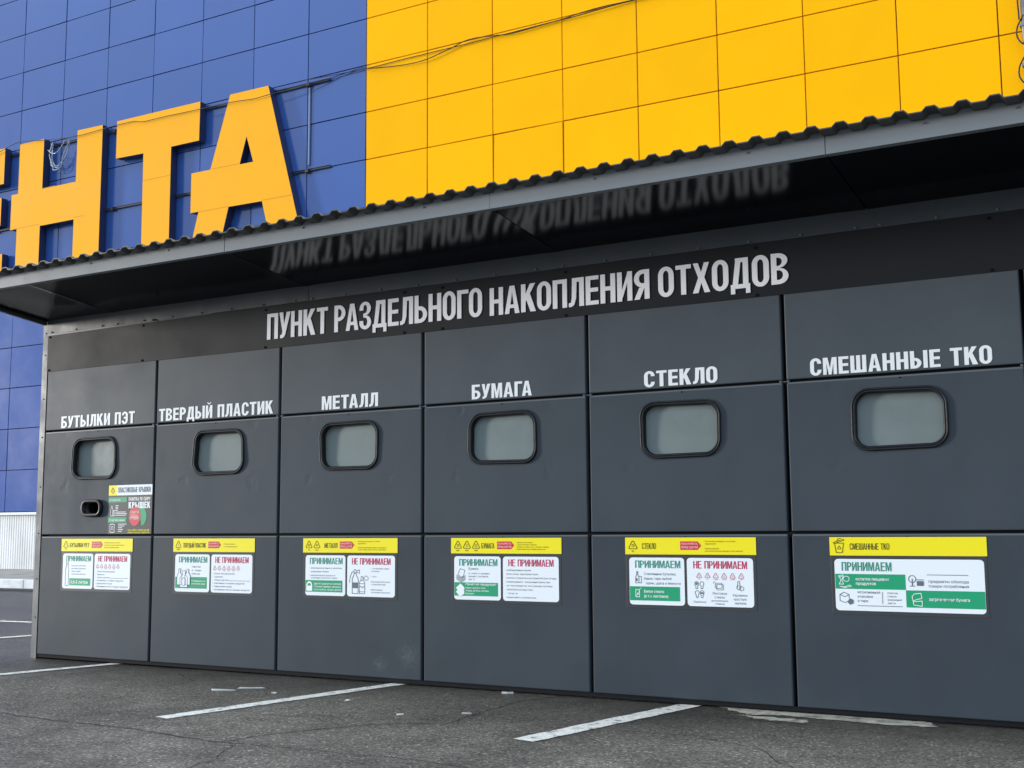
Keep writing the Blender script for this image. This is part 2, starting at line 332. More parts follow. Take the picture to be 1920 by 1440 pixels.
# ------------------------------------------------------------------ block lettering (own condensed Cyrillic capitals)
def ell(cx, cz, rx, rz, a0, a1, n=8):
    return [(cx + rx * math.cos(math.radians(a0 + (a1 - a0) * i / n)), cz + rz * math.sin(math.radians(a0 + (a1 - a0) * i / n))) for i in range(n + 1)]
def R(x0, z0, x1, z1): return [(x0, z0), (x1, z0), (x1, z1), (x0, z1)]
def glyph(ch, s):
    """(width, polygons, strips) in cap-height units for stem width s"""
    b = s * 0.84; w = 0.36 + s * 0.95; P = []; S = []
    def bowl(xs, w, z0, z1, bt, bb, flip=False):
        h = z1 - z0; rz = h / 2 if h < 0.75 else 0.3; rx = min(w - xs, 0.30) * 0.98
        o = [(xs, z1)] + ell(w - rx, z1 - rz, rx, rz, 90, 0) + ell(w - rx, z0 + rz, rx, rz, 0, -90) + [(xs, z0)]
        ri = max(rx - s, 0.03); zt, zb = z1 - bt, z0 + bb; rzi = (zt - zb) / 2 if h < 0.75 else 0.3 - b
        i = [(xs, zt)] + ell(w - s - ri, zt - rzi, ri, rzi, 90, 0) + ell(w - s - ri, zb + rzi, ri, rzi, 0, -90) + [(xs, zb)]
        if flip: o = [(flip - x, z) for x, z in o]; i = [(flip - x, z) for x, z in i]
        S.append((o, i, False))
    def ringpath(w, a):
        rx = w / 2; rz = 0.30
        f = lambda rx_, rz_, t, bo: (ell(w / 2, t - rz_, rx_, rz_, 0, 90) + ell(w / 2, t - rz_, rx_, rz_, 90, 180) + ell(w / 2, bo + rz_, rx_, rz_, 180, 270) + ell(w / 2, bo + rz_, rx_, rz_, 270, 360))
        return f(rx, rz, 1.015, -0.015), f(rx - s, rz - b, 1.015 - b, b - 0.015)
    if ch == 'П': P += [R(0, 0, s, 1), R(w - s, 0, w, 1), R(s, 1 - b, w - s, 1)]
    elif ch == 'Н': P += [R(0, 0, s, 1), R(w - s, 0, w, 1), R(s, .5 - b / 2, w - s, .5 + b / 2)]
    elif ch == 'Т': w *= .97; P += [R(0, 1 - b, w, 1), R(w / 2 - s / 2, 0, w / 2 + s / 2, 1 - b)]
    elif ch == 'Г': w *= .86; P += [R(0, 0, s, 1), R(s, 1 - b, w, 1)]
    elif ch == 'Е': w *= .88; P += [R(0, 0, s, 1), R(s, 1 - b, w, 1), R(s, 0, w, b), R(s, .5 - b / 2 + .015, w * .96, .5 + b / 2 + .015)]
    elif ch in 'ИЙ':
        d = .36; P += [R(0, 0, s, 1), R(w - s, 0, w, 1), [(s, .06), (w - s, 1 - d), (w - s, .94), (s, d)]]
        if ch == 'Й': S.append((ell(w / 2, 1.24, .155, .165, 180, 360), ell(w / 2, 1.24, .075, .085, 180, 360), False))
    elif ch == 'Л':
        w *= 1.05; P += [R(w - s, 0, w, 1), [(.12, 1 - b), (w - s, 1 - b), (w - s, 1), (.12, 1)], [(.105, .30), (.105 + s * .95, .30), (.12 + s, 1 - b), (.12, 1 - b)],
              [(0, 0), (.09, .0), (.06 + s * .8, .06), (.105 + s * .95, .30), (.105, .30), (.08, b * 1.1), (0, b * .95)]]
    elif ch == 'Д':
        w *= 1.16; P += [R(0, 0, w, b), R(0, -.17, s * .8, 0), R(w - s * .8, -.17, w, 0), R(w - s * 1.3, b, w - s * .3, 1), [(.15, 1 - b), (w - s * 1.3, 1 - b), (w - s * 1.3, 1), (.15, 1)],
              [(.06, b), (.06 + s, b), (.15 + s, 1 - b), (.15, 1 - b)]]
    elif ch == 'А':
        w *= 1.08; zi = .80; cw = s * .56; f = lambda z: s * 1.02 + (w / 2 - s * 1.02) * z / zi
        P += [[(0, 0), (s * 1.02, 0), (w / 2, zi), (w / 2, 1), (w / 2 - cw, 1)], [(w, 0), (w / 2 + cw, 1), (w / 2, 1), (w / 2, zi), (w - s * 1.02, 0)],
              [(f(.20), .20), (w - f(.20), .20), (w - f(.20 + b * .9), .20 + b * .9), (f(.20 + b * .9), .20 + b * .9)]]
    elif ch == 'Р': w *= .96; P.append(R(0, 0, s, 1)); bowl(s, w, .40, 1, b, b)
    elif ch == 'В': P.append(R(0, 0, s, 1)); bowl(s, w * .96, .52, 1, b, b / 2); bowl(s, w, 0, .52, b / 2, b)
    elif ch == 'Б': P += [R(0, 0, s, 1), R(s, 1 - b, w * .93, 1)]; bowl(s, w, 0, .60, b, b)
    elif ch == 'Ь': P.append(R(0, 0, s, 1)); bowl(s, w, 0, .60, b, b)
    elif ch == 'Ы': P.append(R(0, 0, s, 1)); bowl(s, w * .92, 0, .60, b, b); P.append(R(w + .05, 0, w + .05 + s, 1)); w = w + .05 + s
    elif ch == 'Я':
        w0 = w; P.append(R(w0 - s, 0, w0, 1)); bowl(s, w0, .40, 1, b, b, flip=w0)
        P.append([(0, 0), (s * 1.08, 0), (w0 - s, .36), (w0 - s, .40), (w0 - s * 2.0, .40), (w0 * .28, .40)] if False else [(0, 0), (s * 1.1, 0), (w0 * .34 + s * 1.05, .40), (w0 * .34, .40)])
    elif ch == 'О':
        o, i = ringpath(w, 0); S.append((o, i, True))
    elif ch == 'С':
        o, i = ringpath(w, 0); S.append(([(w, .68)] + o + [(w, .32)], [(w - s, .68)] + i + [(w - s, .32)], False))
    elif ch == 'Э':
        o, i = ringpath(w, 0); f = lambda L: [(w - x, z) for x, z in L]
        S.append((f([(w, .72)] + o + [(w, .28)]), f([(w - s, .72)] + i + [(w - s, .28)]), False)); P.append(R(w * .36, .5 - b / 2, w - s, .5 + b / 2))
    elif ch == 'З':
        rx = w * .48
        S.append((ell(w * .49, .76, rx, .255, 195, -90, 16) + [(w * .34, .505)], ell(w * .49, .745 + .0, rx - s, .27 - b * .75 - .01, 195, -90, 16) + [(w * .34, .505 + b / 2)], False))
        S.append(([(w * .34, .505)] + ell(w * .5, .245, w * .5, .26, 90, -195, 16), [(w * .34, .505 - b / 2)] + ell(w * .5, .265, w * .5 - s, .24 - b * .62, 90, -195, 16), False))
    elif ch == 'К':
        w *= 1.03; L = lambda t: (s + (w - s) * t, .36 + .64 * t)
        P += [R(0, 0, s, 1), [(s, .36), (w, 1), (w - s * 1.2, 1), (s, .64)], [(w + .02 - s * 1.22, 0), (w + .02, 0), L(.45), L(.10)]]; w += .02
    elif ch == 'У':
        wx = w * .40; E = lambda z: (w - 1.05 * s + (wx - .5 * s - w + 1.05 * s) * (1 - z) / .86, z)
        P += [[(wx - .5 * s, .14), (wx + .5 * s, .14), (w, 1), (w - 1.05 * s, 1)], [(0, 1), E(.26), E(.52), (1.05 * s, 1)],
              [(.05, 0), (wx - .35 * s, 0), (wx + .22 * s, .05), (wx + .5 * s, .14), (wx - .5 * s, .14), (wx - .7 * s, b * .9), (.05, b * .9)]]
    elif ch == 'Х':
        w *= 1.08; h = w / 2; P.append([(0, 0), (s * 1.1, 0), (h, .34), (w - s * 1.1, 0), (w, 0), (h + .58 * s, .51), (w - .02, 1), (w - s * 1.1, 1), (h, .68), (s * 1.1, 1), (.02, 1), (h - .58 * s, .51)])
    elif ch == 'М':
        w = w * 1.22; h = w / 2; P.append([(0, 0), (.86 * s, 0), (.86 * s, .70), (h - .36 * s, 0), (h + .36 * s, 0), (w - .86 * s, .70), (w - .86 * s, 0), (w, 0), (w, 1), (w - 1.2 * s, 1), (h, .36), (1.2 * s, 1), (0, 1)])
    elif ch == 'Ш':
        w = w * 1.38; P += [R(0, 0, s, 1), R(w / 2 - s / 2, 0, w / 2 + s / 2, 1), R(w - s, 0, w, 1), R(s, 0, w / 2 - s / 2, b), R(w / 2 + s / 2, 0, w - s, b)]
    else: w = 0.26
    return w, P, S
def heading(mb, text, x0, x1, z0, cap, s, yf, yb=None, gap=None):
    gap = s * 0.42 if gap is None else gap
    kern = {'ГО': -.04, 'УН': -.03, 'АГ': 0, 'ГА': -.10, 'ТА': -.06, 'ТВ': -.01, 'ТХ': -.02, 'УМ': -.02, 'УТ': -.04, 'КО': -.02, 'РА': -.04, 'АЗ': -.02, 'ТЬ': 0, 'ТЫ': 0}
    pos = []; x = 0
    for i, ch in enumerate(text):
        g = glyph(ch, s); pos.append((x, g)); x += g[0] + gap + kern.get(text[i:i + 2], 0)
    tot = x - gap; k = (x1 - x0) / tot
    T = lambda dx, q: [(x0 + (dx + a) * k, z0 + c * cap) for a, c in q]
    for dx, (w, P, S) in pos:
        for q in P:
            q2 = T(dx, q); ar = sum(q2[t][0] * q2[(t + 1) % len(q2)][1] - q2[(t + 1) % len(q2)][0] * q2[t][1] for t in range(len(q2)))
            mb.prism(q2 if ar > 0 else q2[::-1], yf, yb)
        for o, i, c in S: mb.strip(T(dx, o), T(dx, i), yf, yb, c)

_font = {}
def text(mb, body, x, z, cap, y, align='LEFT', sx=1.0, bold=0.0, width=None):
    """small print, baseline at z, flat at depth y"""
    key = (body, bold)
    if key not in _font:
        c = bpy.data.curves.new('print', 'FONT'); c.body = body; c.resolution_u = 2; c.offset = bold
        o = bpy.data.objects.new('print', c); COL.objects.link(o)
        me = bpy.data.meshes.new_from_object(o.evaluated_get(bpy.context.evaluated_depsgraph_get()))
        _font[key] = ([tuple(v.co) for v in me.vertices], [tuple(p.vertices) for p in me.polygons])
        bpy.data.objects.remove(o); bpy.data.curves.remove(c); bpy.data.meshes.remove(me)
    V, F = _font[key]
    if not V: return
    w = max(v[0] for v in V); k = cap / 0.728
    if width: sx = width / (w * k)
    off = {'LEFT': 0, 'CENTER': -w * k * sx / 2, 'RIGHT': -w * k * sx}[align]
    b = len(mb.v); mb.v += [(x + off + v[0] * k * sx, y, z + v[1] * k) for v in V]
    mb.f += [tuple(b + i for i in f) for f in F]
_eps = [0]
def ink(mb, pts, w, y, closed=False):
    """pen line of width w through (x, z) points"""
    n = len(pts)
    for i in range(n if closed else n - 1):
        a, c = Vector(pts[i]), Vector(pts[(i + 1) % n]); d = c - a
        if d.length < 1e-6: continue
        d.normalize(); nn = Vector((-d.y, d.x)) * w / 2; e = d * w * 0.35; _eps[0] = (_eps[0] + 1) % 7; yy = y - _eps[0] * 0.00006
        mb.prism([tuple(a - e - nn), tuple(c + e - nn), tuple(c + e + nn), tuple(a - e + nn)], yy)
def rrect(x0, x1, z0, z1, r, n=5):
    return (ell(x1 - r, z0 + r, r, r, -90, 0, n) + ell(x1 - r, z1 - r, r, r, 0, 90, n) + ell(x0 + r, z1 - r, r, r, 90, 180, n) + ell(x0 + r, z0 + r, r, r, 180, 270, n))
def recycle(mb, cx, z0, h, y, num, sub=None, w=None):
    w = w or h * 0.07; hw = h * 0.56
    A, B, Cc = (cx, z0 + h), (cx - hw, z0), (cx + hw, z0)
    L = lambda p, q, t: (p[0] + (q[0] - p[0]) * t, p[1] + (q[1] - p[1]) * t)
    ink(mb, [L(B, Cc, .12), L(B, Cc, .88), L(Cc, B, .05), L(Cc, A, .08), L(Cc, A, .9), L(A, B, .08)][0:2] + [L(Cc, A, .10), L(Cc, A, .86), L(A, B, .14), L(A, B, .88)], w, y, True)
    text(mb, num, cx, z0 + h * .17, h * .38, y - 0.0005, 'CENTER', sx=0.8)
    if sub: text(mb, sub, cx, z0 - h * .36, h * .20, y, 'CENTER', bold=0.01)

# ------------------------------------------------------------------ ground
g = MB(); g.box(-260, 260, -260, 400, -0.3, 0.0)
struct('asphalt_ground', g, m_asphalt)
def ribbon(mb, pts, w, z, jit=0.0, sub=8, rnd=None):
    rnd = rnd or random
    P = []
    for i in range(len(pts) - 1):
        a, c = Vector(pts[i]), Vector(pts[i + 1])
        for t in range(sub): P.append(a + (c - a) * t / sub)
    P.append(Vector(pts[-1]))
    k = len(mb.v)
    off = 0
    for i, p in enumerate(P):
        d = (P[min(i + 1, len(P) - 1)] - P[max(i - 1, 0)]).normalized(); nn = Vector((-d.y, d.x))
        off = off * .6 + rnd.uniform(-jit, jit); ww = w * (rnd.uniform(.45, 1.25) if jit else 1) * .5
        if jit and i in (0, len(P) - 1): ww *= .2
        mb.v += [(p.x + nn.x * (off + ww), p.y + nn.y * (off + ww), z), (p.x + nn.x * (off - ww), p.y + nn.y * (off - ww), z)]
    for i in range(len(P) - 1): mb.f.append((k + 2 * i, k + 2 * i + 1, k + 2 * i + 3, k + 2 * i + 2))
def edge_line(pts, w):
    """painted line with slightly uneven edges"""
    mb = MB(); rnd = random.Random(int(pts[0][0] * 1000)); P = []
    a, c = Vector(pts[0]), Vector(pts[1]); n = max(2, int((c - a).length / 0.05)); d = (c - a).normalized(); nn = Vector((-d.y, d.x))
    for i in range(n + 1):
        p = a + (c - a) * i / n
        q1, q2 = p + nn * (w / 2 + rnd.uniform(-.005, .005)), p - nn * (w / 2 + rnd.uniform(-.005, .005))
        mb.v += [(q1.x, q1.y, .004), (q2.x, q2.y, .004)]
    for i in range(n): mb.f.append((2 * i, 2 * i + 1, 2 * i + 3, 2 * i + 2))
    return mb
for pts, w in (([(-0.99, -2.6), (0.25, 2.6)], .10), ([(1.905, -1.70), (2.70, 2.5)], .11), ([(3.955, -1.39), (4.70, 2.3)], .13),
               ([(-3.70, -1.6), (-2.72, 2.6)], .10), ([(-8.0, 2.02), (-2.6, 2.70)], .11), ([(-6.2, -1.2), (-5.5, 1.9)], .10),
               ([(6.15, -1.4), (6.9, 2.3)], .11)):
    struct('parking_line', edge_line(pts, w), m_line)
ck = [[(0.6, -1.95), (1.383, -2.034), (2.0, -2.02), (2.70, -2.093), (2.82, -1.72), (3.057, -1.355), (3.37, -1.136), (3.33, -0.75), (3.297, -0.352), (3.40, -.05), (3.531, 0.137)],
      [(2.70, -2.093), (2.797, -2.089), (2.99, -2.4), (3.02, -2.75)], [(2.72, -2.09), (3.2, -2.05), (3.614, -2.026), (3.961, -2.043), (4.4, -2.15)],
      [(1.9, -1.72), (1.74, -1.84), (1.7, -1.95)], [(2.9, -1.45), (2.6, -1.3), (2.3, -1.35)], [(4.0, -.35), (4.35, -.30), (4.9, -.33), (5.6, -.42), (6.4, -.35)],
      [(0.5, -.2), (0.9, -.45), (1.0, -.8)], [(-2.2, 2.9), (-3.6, 3.4), (-5.2, 4.2)], [(5.3, -1.5), (5.0, -1.1), (4.6, -.9), (4.2, -.95)]]
for i, c in enumerate(ck):
    mb = MB(); ribbon(mb, c, .005 if i else .008, .003, .013, 9, random.Random(i)); struct('asphalt_crack', mb, m_crack)
# mortar stain along the kiosk foot
mb = MB(); rnd = random.Random(4)
for pts in ([(4.40, .05), (4.50, -.06), (4.62, -.16), (4.74, -.13), (4.80, -.10), (5.1, -.13), (5.40, -.16), (5.60, -.12), (5.52, .06), (4.9, .12)], [(4.60, -.19), (4.70, -.25), (4.80, -.30), (4.98, -.29), (4.95, -.20), (4.8, -.19)]):
    P = []
    for i in range(len(pts)):
        a, c = Vector(pts[i]), Vector(pts[(i + 1) % len(pts)])
        for t in range(6): q = a + (c - a) * t / 6; P.append((q.x + rnd.uniform(-.02, .02), q.y + rnd.uniform(-.015, .015), .0035))
    mb.face(P)
struct('mortar_stain', mb, m_spill)
# pavement, kerb and gutter along the store wall
FA = 0.0048; FO = Vector((-6.9543, 11.7665, 0)); CA, SA = math.cos(FA), math.sin(FA)
mb = MB(); mb.box(-45, 60, 7.62, 30, 0, .125); struct('pavement', mb, m_pave)
mb = MB(); rnd = random.Random(5); x = -45
while x < 30:
    mb.tray(x + .006, x + .994, 0.0, .155 + rnd.uniform(-.004, .004), 7.45, 7.615, .015); mb.face([(x, 7.45, .15), (x + 1, 7.45, .15), (x + 1, 7.615, .15), (x, 7.615, .15)][::1]); x += 1.0
struct('kerb', mb, m_kerb)
mb = MB(); mb.v = []; n = 160; rnd = random.Random(9)
for i in range(n + 1):
    x = -45 + i * .5; mb.v += [(x, 7.45, .005), (x, 6.75 + rnd.uniform(-.15, .15), .005)]
for i in range(n): mb.f.append((2 * i, 2 * i + 1, 2 * i + 3, 2 * i + 2))
struct('gutter_dirt', mb, m_dirt)

# ------------------------------------------------------------------ store building (local frame: x along the wall, y into it)
store = thing('store_building', FO, 'big store wall with blue and yellow metal cladding above a white ribbed plinth', 'building', rotz=FA)
PWB, PWY, PH, ZT = 1.4705, 1.4495, 0.9624, 13.9446
def clad(i0, i1, pw, j0, j1, edge0=None):
    mb = MB(); rnd = random.Random(i0 + 3)
    for i in range(i0, i1):
        for j in range(j0, j1):
            x0, x1 = i * pw + .009, (i + 1) * pw - .009; z1, z0 = ZT - j * PH - .009, ZT - (j + 1) * PH + .009
            k = len(mb.v); mb.tray(x0, x1, z0, z1, 0, .035, .004)
            tx, tz = rnd.gauss(0, .0035), rnd.gauss(0, .0035); cx, cz = (x0 + x1) / 2, (z0 + z1) / 2
            for q in range(k, len(mb.v)):
                x, y, z = mb.v[q]; mb.v[q] = (x, y + (x - cx) * tx + (z - cz) * tz, z)
    return mb
def sobj(name, mb, m, parent=None, **k): return obj(name, mb, m, parent or store, local=True, **k)
sobj('blue_cladding', clad(-20, 0, PWB, -3, 13), m_blue)
sobj('yellow_cladding', clad(0, 22, PWY, -3, 13), m_yellow)
mb = MB(); mb.box(-20 * PWB, -.004, .035, .3, 1.44, ZT + 3 * PH); sobj('blue_backing', mb, m_bluegap)
mb = MB(); mb.box(.004, 22 * PWY, .036, .3, 1.44, ZT + 3 * PH); sobj('yellow_backing', mb, m_yelgap)
mb = MB(); mb.box(-20 * PWB, 22 * PWY, .31, 9, 0.13, ZT + 3 * PH - .1); sobj('core_wall', mb, m_pave)
mb = MB(); mb.box(-20 * PWB, 22 * PWY, -.03, .3, 1.365, 1.425); sobj('plinth_ledge', mb, m_coping)
mb = MB(); x = -20 * PWB; A = []
while x < 6: A += [(x, .035), (x + .062, .035), (x + .066, .062), (x + .076, .062)]; x += .080
k = 0
for i, (x, y) in enumerate(A): mb.v += [(x, y, .13), (x, y, 1.362)]
for i in range(len(A) - 1): mb.f.append((2 * i, 2 * i + 2, 2 * i + 3, 2 * i + 1))
sobj('ribbed_plinth', mb, m_plinth)
mb = MB(); mb.box(6, 22 * PWY, .05, .3, .13, 1.362); sobj('plain_plinth', mb, m_plinth)

# sign letters, standing off the wall on rails
def fl(x, y, z): return (FO.x + x * CA - y * SA, FO.y + x * SA + y * CA, z)
def sign_letter(loops, label, seams=()):
    T = lambda x, z: (13.76 + (x - 13.76) * 1.0067, 1 + (z - 1) * 1.0067)
    loops = [[T(x, z) for x, z in lp] for lp in loops]; seams = [(*T(a, b), *T(c, d)) for a, b, c, d in seams]
    o = thing('sign_letter', fl(loops[0][0][0], -.08, min(z for x, z in loops[0])), label, 'sign letter', 'raised letters of the store sign', FA)
    x0, z0 = loops[0][0][0], min(z for x, z in loops[0])
    bm = bmesh.new(); es = []
    for lp in loops:
        vs_ = [bm.verts.new((x - x0, -.12, z - z0)) for x, z in lp]
        for i in range(len(vs_)): es.append(bm.edges.new((vs_[i], vs_[(i + 1) % len(vs_)])))
    bmesh.ops.triangle_fill(bm, use_beauty=True, use_dissolve=False, edges=es, normal=(0, -1, 0))
    bm.normal_update()
    me = bpy.data.meshes.new('face'); bm.to_mesh(me); bm.free(); me.materials.append(m_letter)
    f = bpy.data.objects.new('face', me); COL.objects.link(f); f.parent = o
    mb = MB()
    for lp in loops:
        # return walls: set a little inside the face's edge, like a face with a lip
        n = len(lp)
        for i in range(n):
            (xa, za), (xb, zb) = lp[i], lp[(i + 1) % n]
            mb.face([(xa - x0, -.118, za - z0), (xb - x0, -.118, zb - z0), (xb - x0, .05, zb - z0), (xa - x0, .05, za - z0)])
    r = obj('return', mb, m_return, o, local=True)
    if seams:
        mb = MB()
        for xa, za, xb, zb in seams: ink(mb, [(xa - x0, za - z0), (xb - x0, zb - z0)], .010, -.1212)
        obj('seam', mb, m_seam, f, local=True)
    return o
ZB = 6.80
sign_letter([[(-9.88, 10.06), (-9.88, 8.865), (-10.11, 8.865), (-10.11, 8.02), (-9.88, 8.02), (-9.88, ZB), (-9.07, ZB), (-9.07, 7.987), (-7.935, 7.987), (-7.935, ZB), (-7.09, ZB), (-7.09, 10.045), (-7.91, 10.06), (-7.91, 8.86), (-9.04, 8.86), (-9.04, 10.06)]],
            'amber raised letter Н on the blue wall, with pale wires tangled in its top notch',
            [(-10.0, 8.03, -9.09, 8.03), (-7.93, 8.03, -7.6, 8.03), (-9.05, 8.87, -8.6, 8.87)])
sign_letter([[(-6.63, 10.045), (-6.63, 9.19), (-5.78, 9.17), (-5.76, ZB), (-4.94, ZB), (-4.945, 9.178), (-4.135, 9.178), (-4.125, 10.03)]], 'amber raised letter Т on the blue wall, between the Н and the А', [(-5.77, 8.55, -4.95, 8.55)])
sign_letter([[(-3.28, 10.02), (-3.79, 8.487), (-4.33, 8.487), (-4.33, 7.626), (-4.10, 7.626), (-4.33, ZB), (-3.49, ZB), (-3.26, 7.612), (-2.36, 7.605), (-2.13, ZB), (-1.335, ZB), (-2.243, 10.01)],
             [(-2.806, 9.04), (-2.612, 8.467), (-2.981, 8.469)]], 'amber raised letter А on the blue wall, nearest the yellow cladding',
            [(-4.1, 7.62, -3.27, 7.62), (-2.35, 7.62, -1.55, 7.62), (-3.75, 8.49, -3.0, 8.49)])
sign_letter([[(-12.4, 10.06), (-12.4, ZB), (-10.36, ZB), (-10.36, 7.484), (-11.6, 7.484), (-11.6, 8.18), (-10.47, 8.18), (-10.47, 8.853), (-11.6, 8.853), (-11.6, 9.19), (-10.415, 9.19), (-10.415, 10.066)]],
            'amber raised letter Е cut by the left edge of the photo')
for z, x1, lb in ((9.97, -.86, 'weathered steel rail behind the tops of the sign letters'), (8.17, -.83, 'weathered steel rail behind the middle of the sign letters'), (7.0, -1.2, 'weathered steel rail behind the feet of the sign letters')):
    if z == 7.0: continue
    o = thing('support_rail', fl(x1, -.08, z), lb, 'rail', 'rails that carry the sign letters', FA)
    mb = MB(); mb.box(-13 - x1, 0, .03, .06, -.02, .02); mb.box(-13 - x1, .0, .015, .03, .014, .02); obj('bar', mb, m_rail, o, local=True)
    for bx in (-11, -7.0, -4.4, -1.42):
        mb = MB(); mb.box(bx - x1 - .04, bx - x1 + .04, 0, .078, -.05, .02); obj('bracket', mb, m_rail, o, local=True)
mb = MB(); mb.box(-.018, .018, -.03, 0, 0, 1.62); tag(obj('cable_duct', mb, m_duct, loc=fl(-1.405, -.004, 8.28), rotz=FA, local=True), 'pale vertical cable duct on blue cladding beside the А', 'duct')

def smooth_path(pts, sub=5):
    P = [Vector(p) for p in pts]; o = []
    for i in range(len(P) - 1):
        p0, p1, p2, p3 = P[max(i - 1, 0)], P[i], P[i + 1], P[min(i + 2, len(P) - 1)]
        for t in range(sub):
            u = t / sub; o.append(0.5 * ((2 * p1) + (p2 - p0) * u + (2 * p0 - 5 * p1 + 4 * p2 - p3) * u * u + (3 * p1 - p0 - 3 * p2 + p3) * u ** 3))
    o.append(P[-1]); return o
def cable(name, pts, r, m, label, cat='cable', group='cables slung along the store wall'):
    mb = MB(); mb.tube(smooth_path(pts), r, 6); return tag(obj(name, mb, m, loc=pts[0], smooth=True), label, cat, group)
w1 = [(-10.9, 9.92, .37), (-10.5, 9.99, .37), (-10.08, 10.08, .37), (-9.74, 10.1, .36), (-8.92, 10.0, .36), (-8.26, 9.93, .36), (-7.68, 9.91, .36), (-6.99, 9.93, .36), (-6.55, 9.94, .36), (-6.07, 9.93, .36), (-5.77, 9.87, .36), (-5.18, 9.87, .36), (-4.44, 9.85, .36), (-3.99, 9.84, .37), (-3.11, 9.82, .37), (-2.58, 9.78, .37), (-2.12, 9.8, .36), (-1.56, 9.82, .30), (-.86, 9.9, .2), (-.33, 9.97, .08), (.09, 10.0, .05)]
cable('wall_cable', [fl(13.76 + (x - 13.76) * 1.0067, -max(o - .12, .03), 1 + (z - 1) * 1.0067) for x, z, o in w1], .008, m_cable, 'thin black cable drooping across the faces of the amber letters')
w2 = [(-1.5, 10.03, .14), (-.57, 10.02, .06), (.09, 10.01), (.84, 10.02), (1.52, 10.02), (2.01, 10.02), (2.44, 10.02), (2.95, 10.03), (3.36, 10.03), (3.85, 10.04), (4.37, 10.05), (4.83, 10.09), (5.21, 10.1), (5.7, 10.09), (7.0, 10.1), (9, 10.1)]
cable('wall_cable', [fl(q[0], -(q[2] if len(q) > 2 else .03), q[1]) for q in w2], .008, m_cable, 'taut black cable running straight along a yellow panel seam')
w3 = [(.09, 9.995), (.48, 9.94), (.85, 9.9), (1.21, 9.88), (1.52, 9.9), (1.83, 9.96), (2.07, 10.01), (2.31, 10.07), (2.57, 10.08), (2.95, 10.04), (3.36, 10.0), (3.89, 10.02), (4.25, 10.03), (4.64, 10.03), (5.1, 10.05), (5.84, 10.07), (7.4, 10.05), (9, 10.05)]
cable('wall_cable', [fl(x, -.055, z) for x, z in w3], .009, m_cable, 'slack black cable sagging in waves across the yellow cladding')
mb = MB()
for k, dx in enumerate((0, .05, -.04)):
    mb.tube(smooth_path([fl(x + dx * (1 if i % 2 else -1), -.12 - .02 * k, z - .05 * k * (i in (2, 3, 4))) for i, (x, z) in enumerate([(-8.97, 10.0), (-9.0, 9.73), (-8.95, 9.53), (-8.83, 9.42), (-8.67, 9.47), (-8.52, 9.65), (-8.38, 9.98)])]), .012, 5)
mb.tube(smooth_path([fl(-9.0, -.24, 9.8), fl(-8.8, -.25, 9.68), fl(-8.62, -.24, 9.74), fl(-8.45, -.22, 9.95)]), .011, 5)
tag(obj('wire_tangle', mb, m_wire, loc=fl(-8.7, -.2, 9.98), smooth=True), 'pale grey wires hanging in loops in the top notch of the Н', 'wire')
pp = thing('wall_pipe', fl(11.93, -.1, 6.9), 'thin galvanised pipe with cable loops at the right end of yellow cladding', 'pipe')
mb = MB(); mb.tube([fl(11.98, -.1, 6.9), fl(11.95, -.1, 8.2), fl(11.93, -.1, 12)], .03, 8); obj('tube', mb, m_pipe, pp, smooth=True)
mb = MB()
for zc in (7.55, 8.15): mb.tube(smooth_path([fl(11.96, -.12, zc + .22), fl(11.87, -.13, zc + .05), fl(11.86, -.13, zc - .1), fl(11.93, -.13, zc - .22), fl(11.99, -.12, zc - .18)]), .012, 5)
mb.tube(smooth_path([fl(11.87, -.14, 12), fl(11.88, -.14, 9.3), fl(11.90, -.14, 8.3)]), .012, 5); obj('cable_loop', mb, m_cable, pp, smooth=True)
for zc in (8.2, 7.6):
    mb = MB(); mb.box(fl(11.9, 0, 0)[0], fl(12.02, 0, 0)[0], fl(11.9, -.14, 0)[1], fl(11.9, -.02, 0)[1], zc, zc + .04); obj('clamp', mb, m_duct, pp)
# weed at the plinth
mb = MB(); rnd = random.Random(2); b0 = Vector(fl(-2.55, -.08, .125))
for i in range(46):
    a = rnd.uniform(0, 6.28); ln = rnd.uniform(.08, .26); lean = rnd.uniform(.2, 1.0); st = b0 + Vector((rnd.uniform(-.18, .18), rnd.uniform(-.03, .03), 0)); d = Vector((math.cos(a) * lean, -abs(math.sin(a)) * lean * .6, 1)).normalized(); s = Vector((-d.y, d.x, 0)).normalized() * .014
    mb.face([st, st + d * ln * .5 + s, st + d * ln, st + d * ln * .5 - s])
tag(obj('weed', mb, m_weed, loc=b0), 'small green weed growing at the foot of the white ribbed plinth', 'plant')

# ------------------------------------------------------------------ litter on the asphalt
def scrap(x, y, lx, ly, rot, label, seed):
    rnd = random.Random(seed); mb = MB(); P = [(-lx, -ly), (0, -ly * 1.2), (lx, -ly), (lx * 1.1, 0), (lx, ly), (0, ly * .8), (-lx, ly), (-lx * .9, 0)]
    P = [(a * rnd.uniform(.8, 1.15), c * rnd.uniform(.75, 1.2)) for a, c in P]; ca, sa = math.cos(rot), math.sin(rot)
    top = [(x + a * ca - c * sa, y + a * sa + c * ca, .004 + rnd.uniform(0, .006)) for a, c in P]; ctr = (x, y, .009)
    for i in range(8): mb.face([ctr, top[i], top[(i + 1) % 8]])
    for i in range(8):
        q, q2 = top[i], top[(i + 1) % 8]; mb.face([q, (q[0], q[1], .001), (q2[0], q2[1], .001), q2])
    tag(obj('paper_scrap', mb, m_paper, loc=(x, y, 0)), label, 'paper scrap', 'white scraps littering the asphalt')
scrap(1.425, -.72, .075, .020, .5, 'long torn white strip lying alone on the asphalt before the second bay', 1)
scrap(1.515, -.575, .085, .007, .55, 'narrow white tail of tape beside the long torn strip', 12)
scrap(1.80, -.67, .013, .015, .2, 'tiny white crumb right of the long torn white strip', 2)
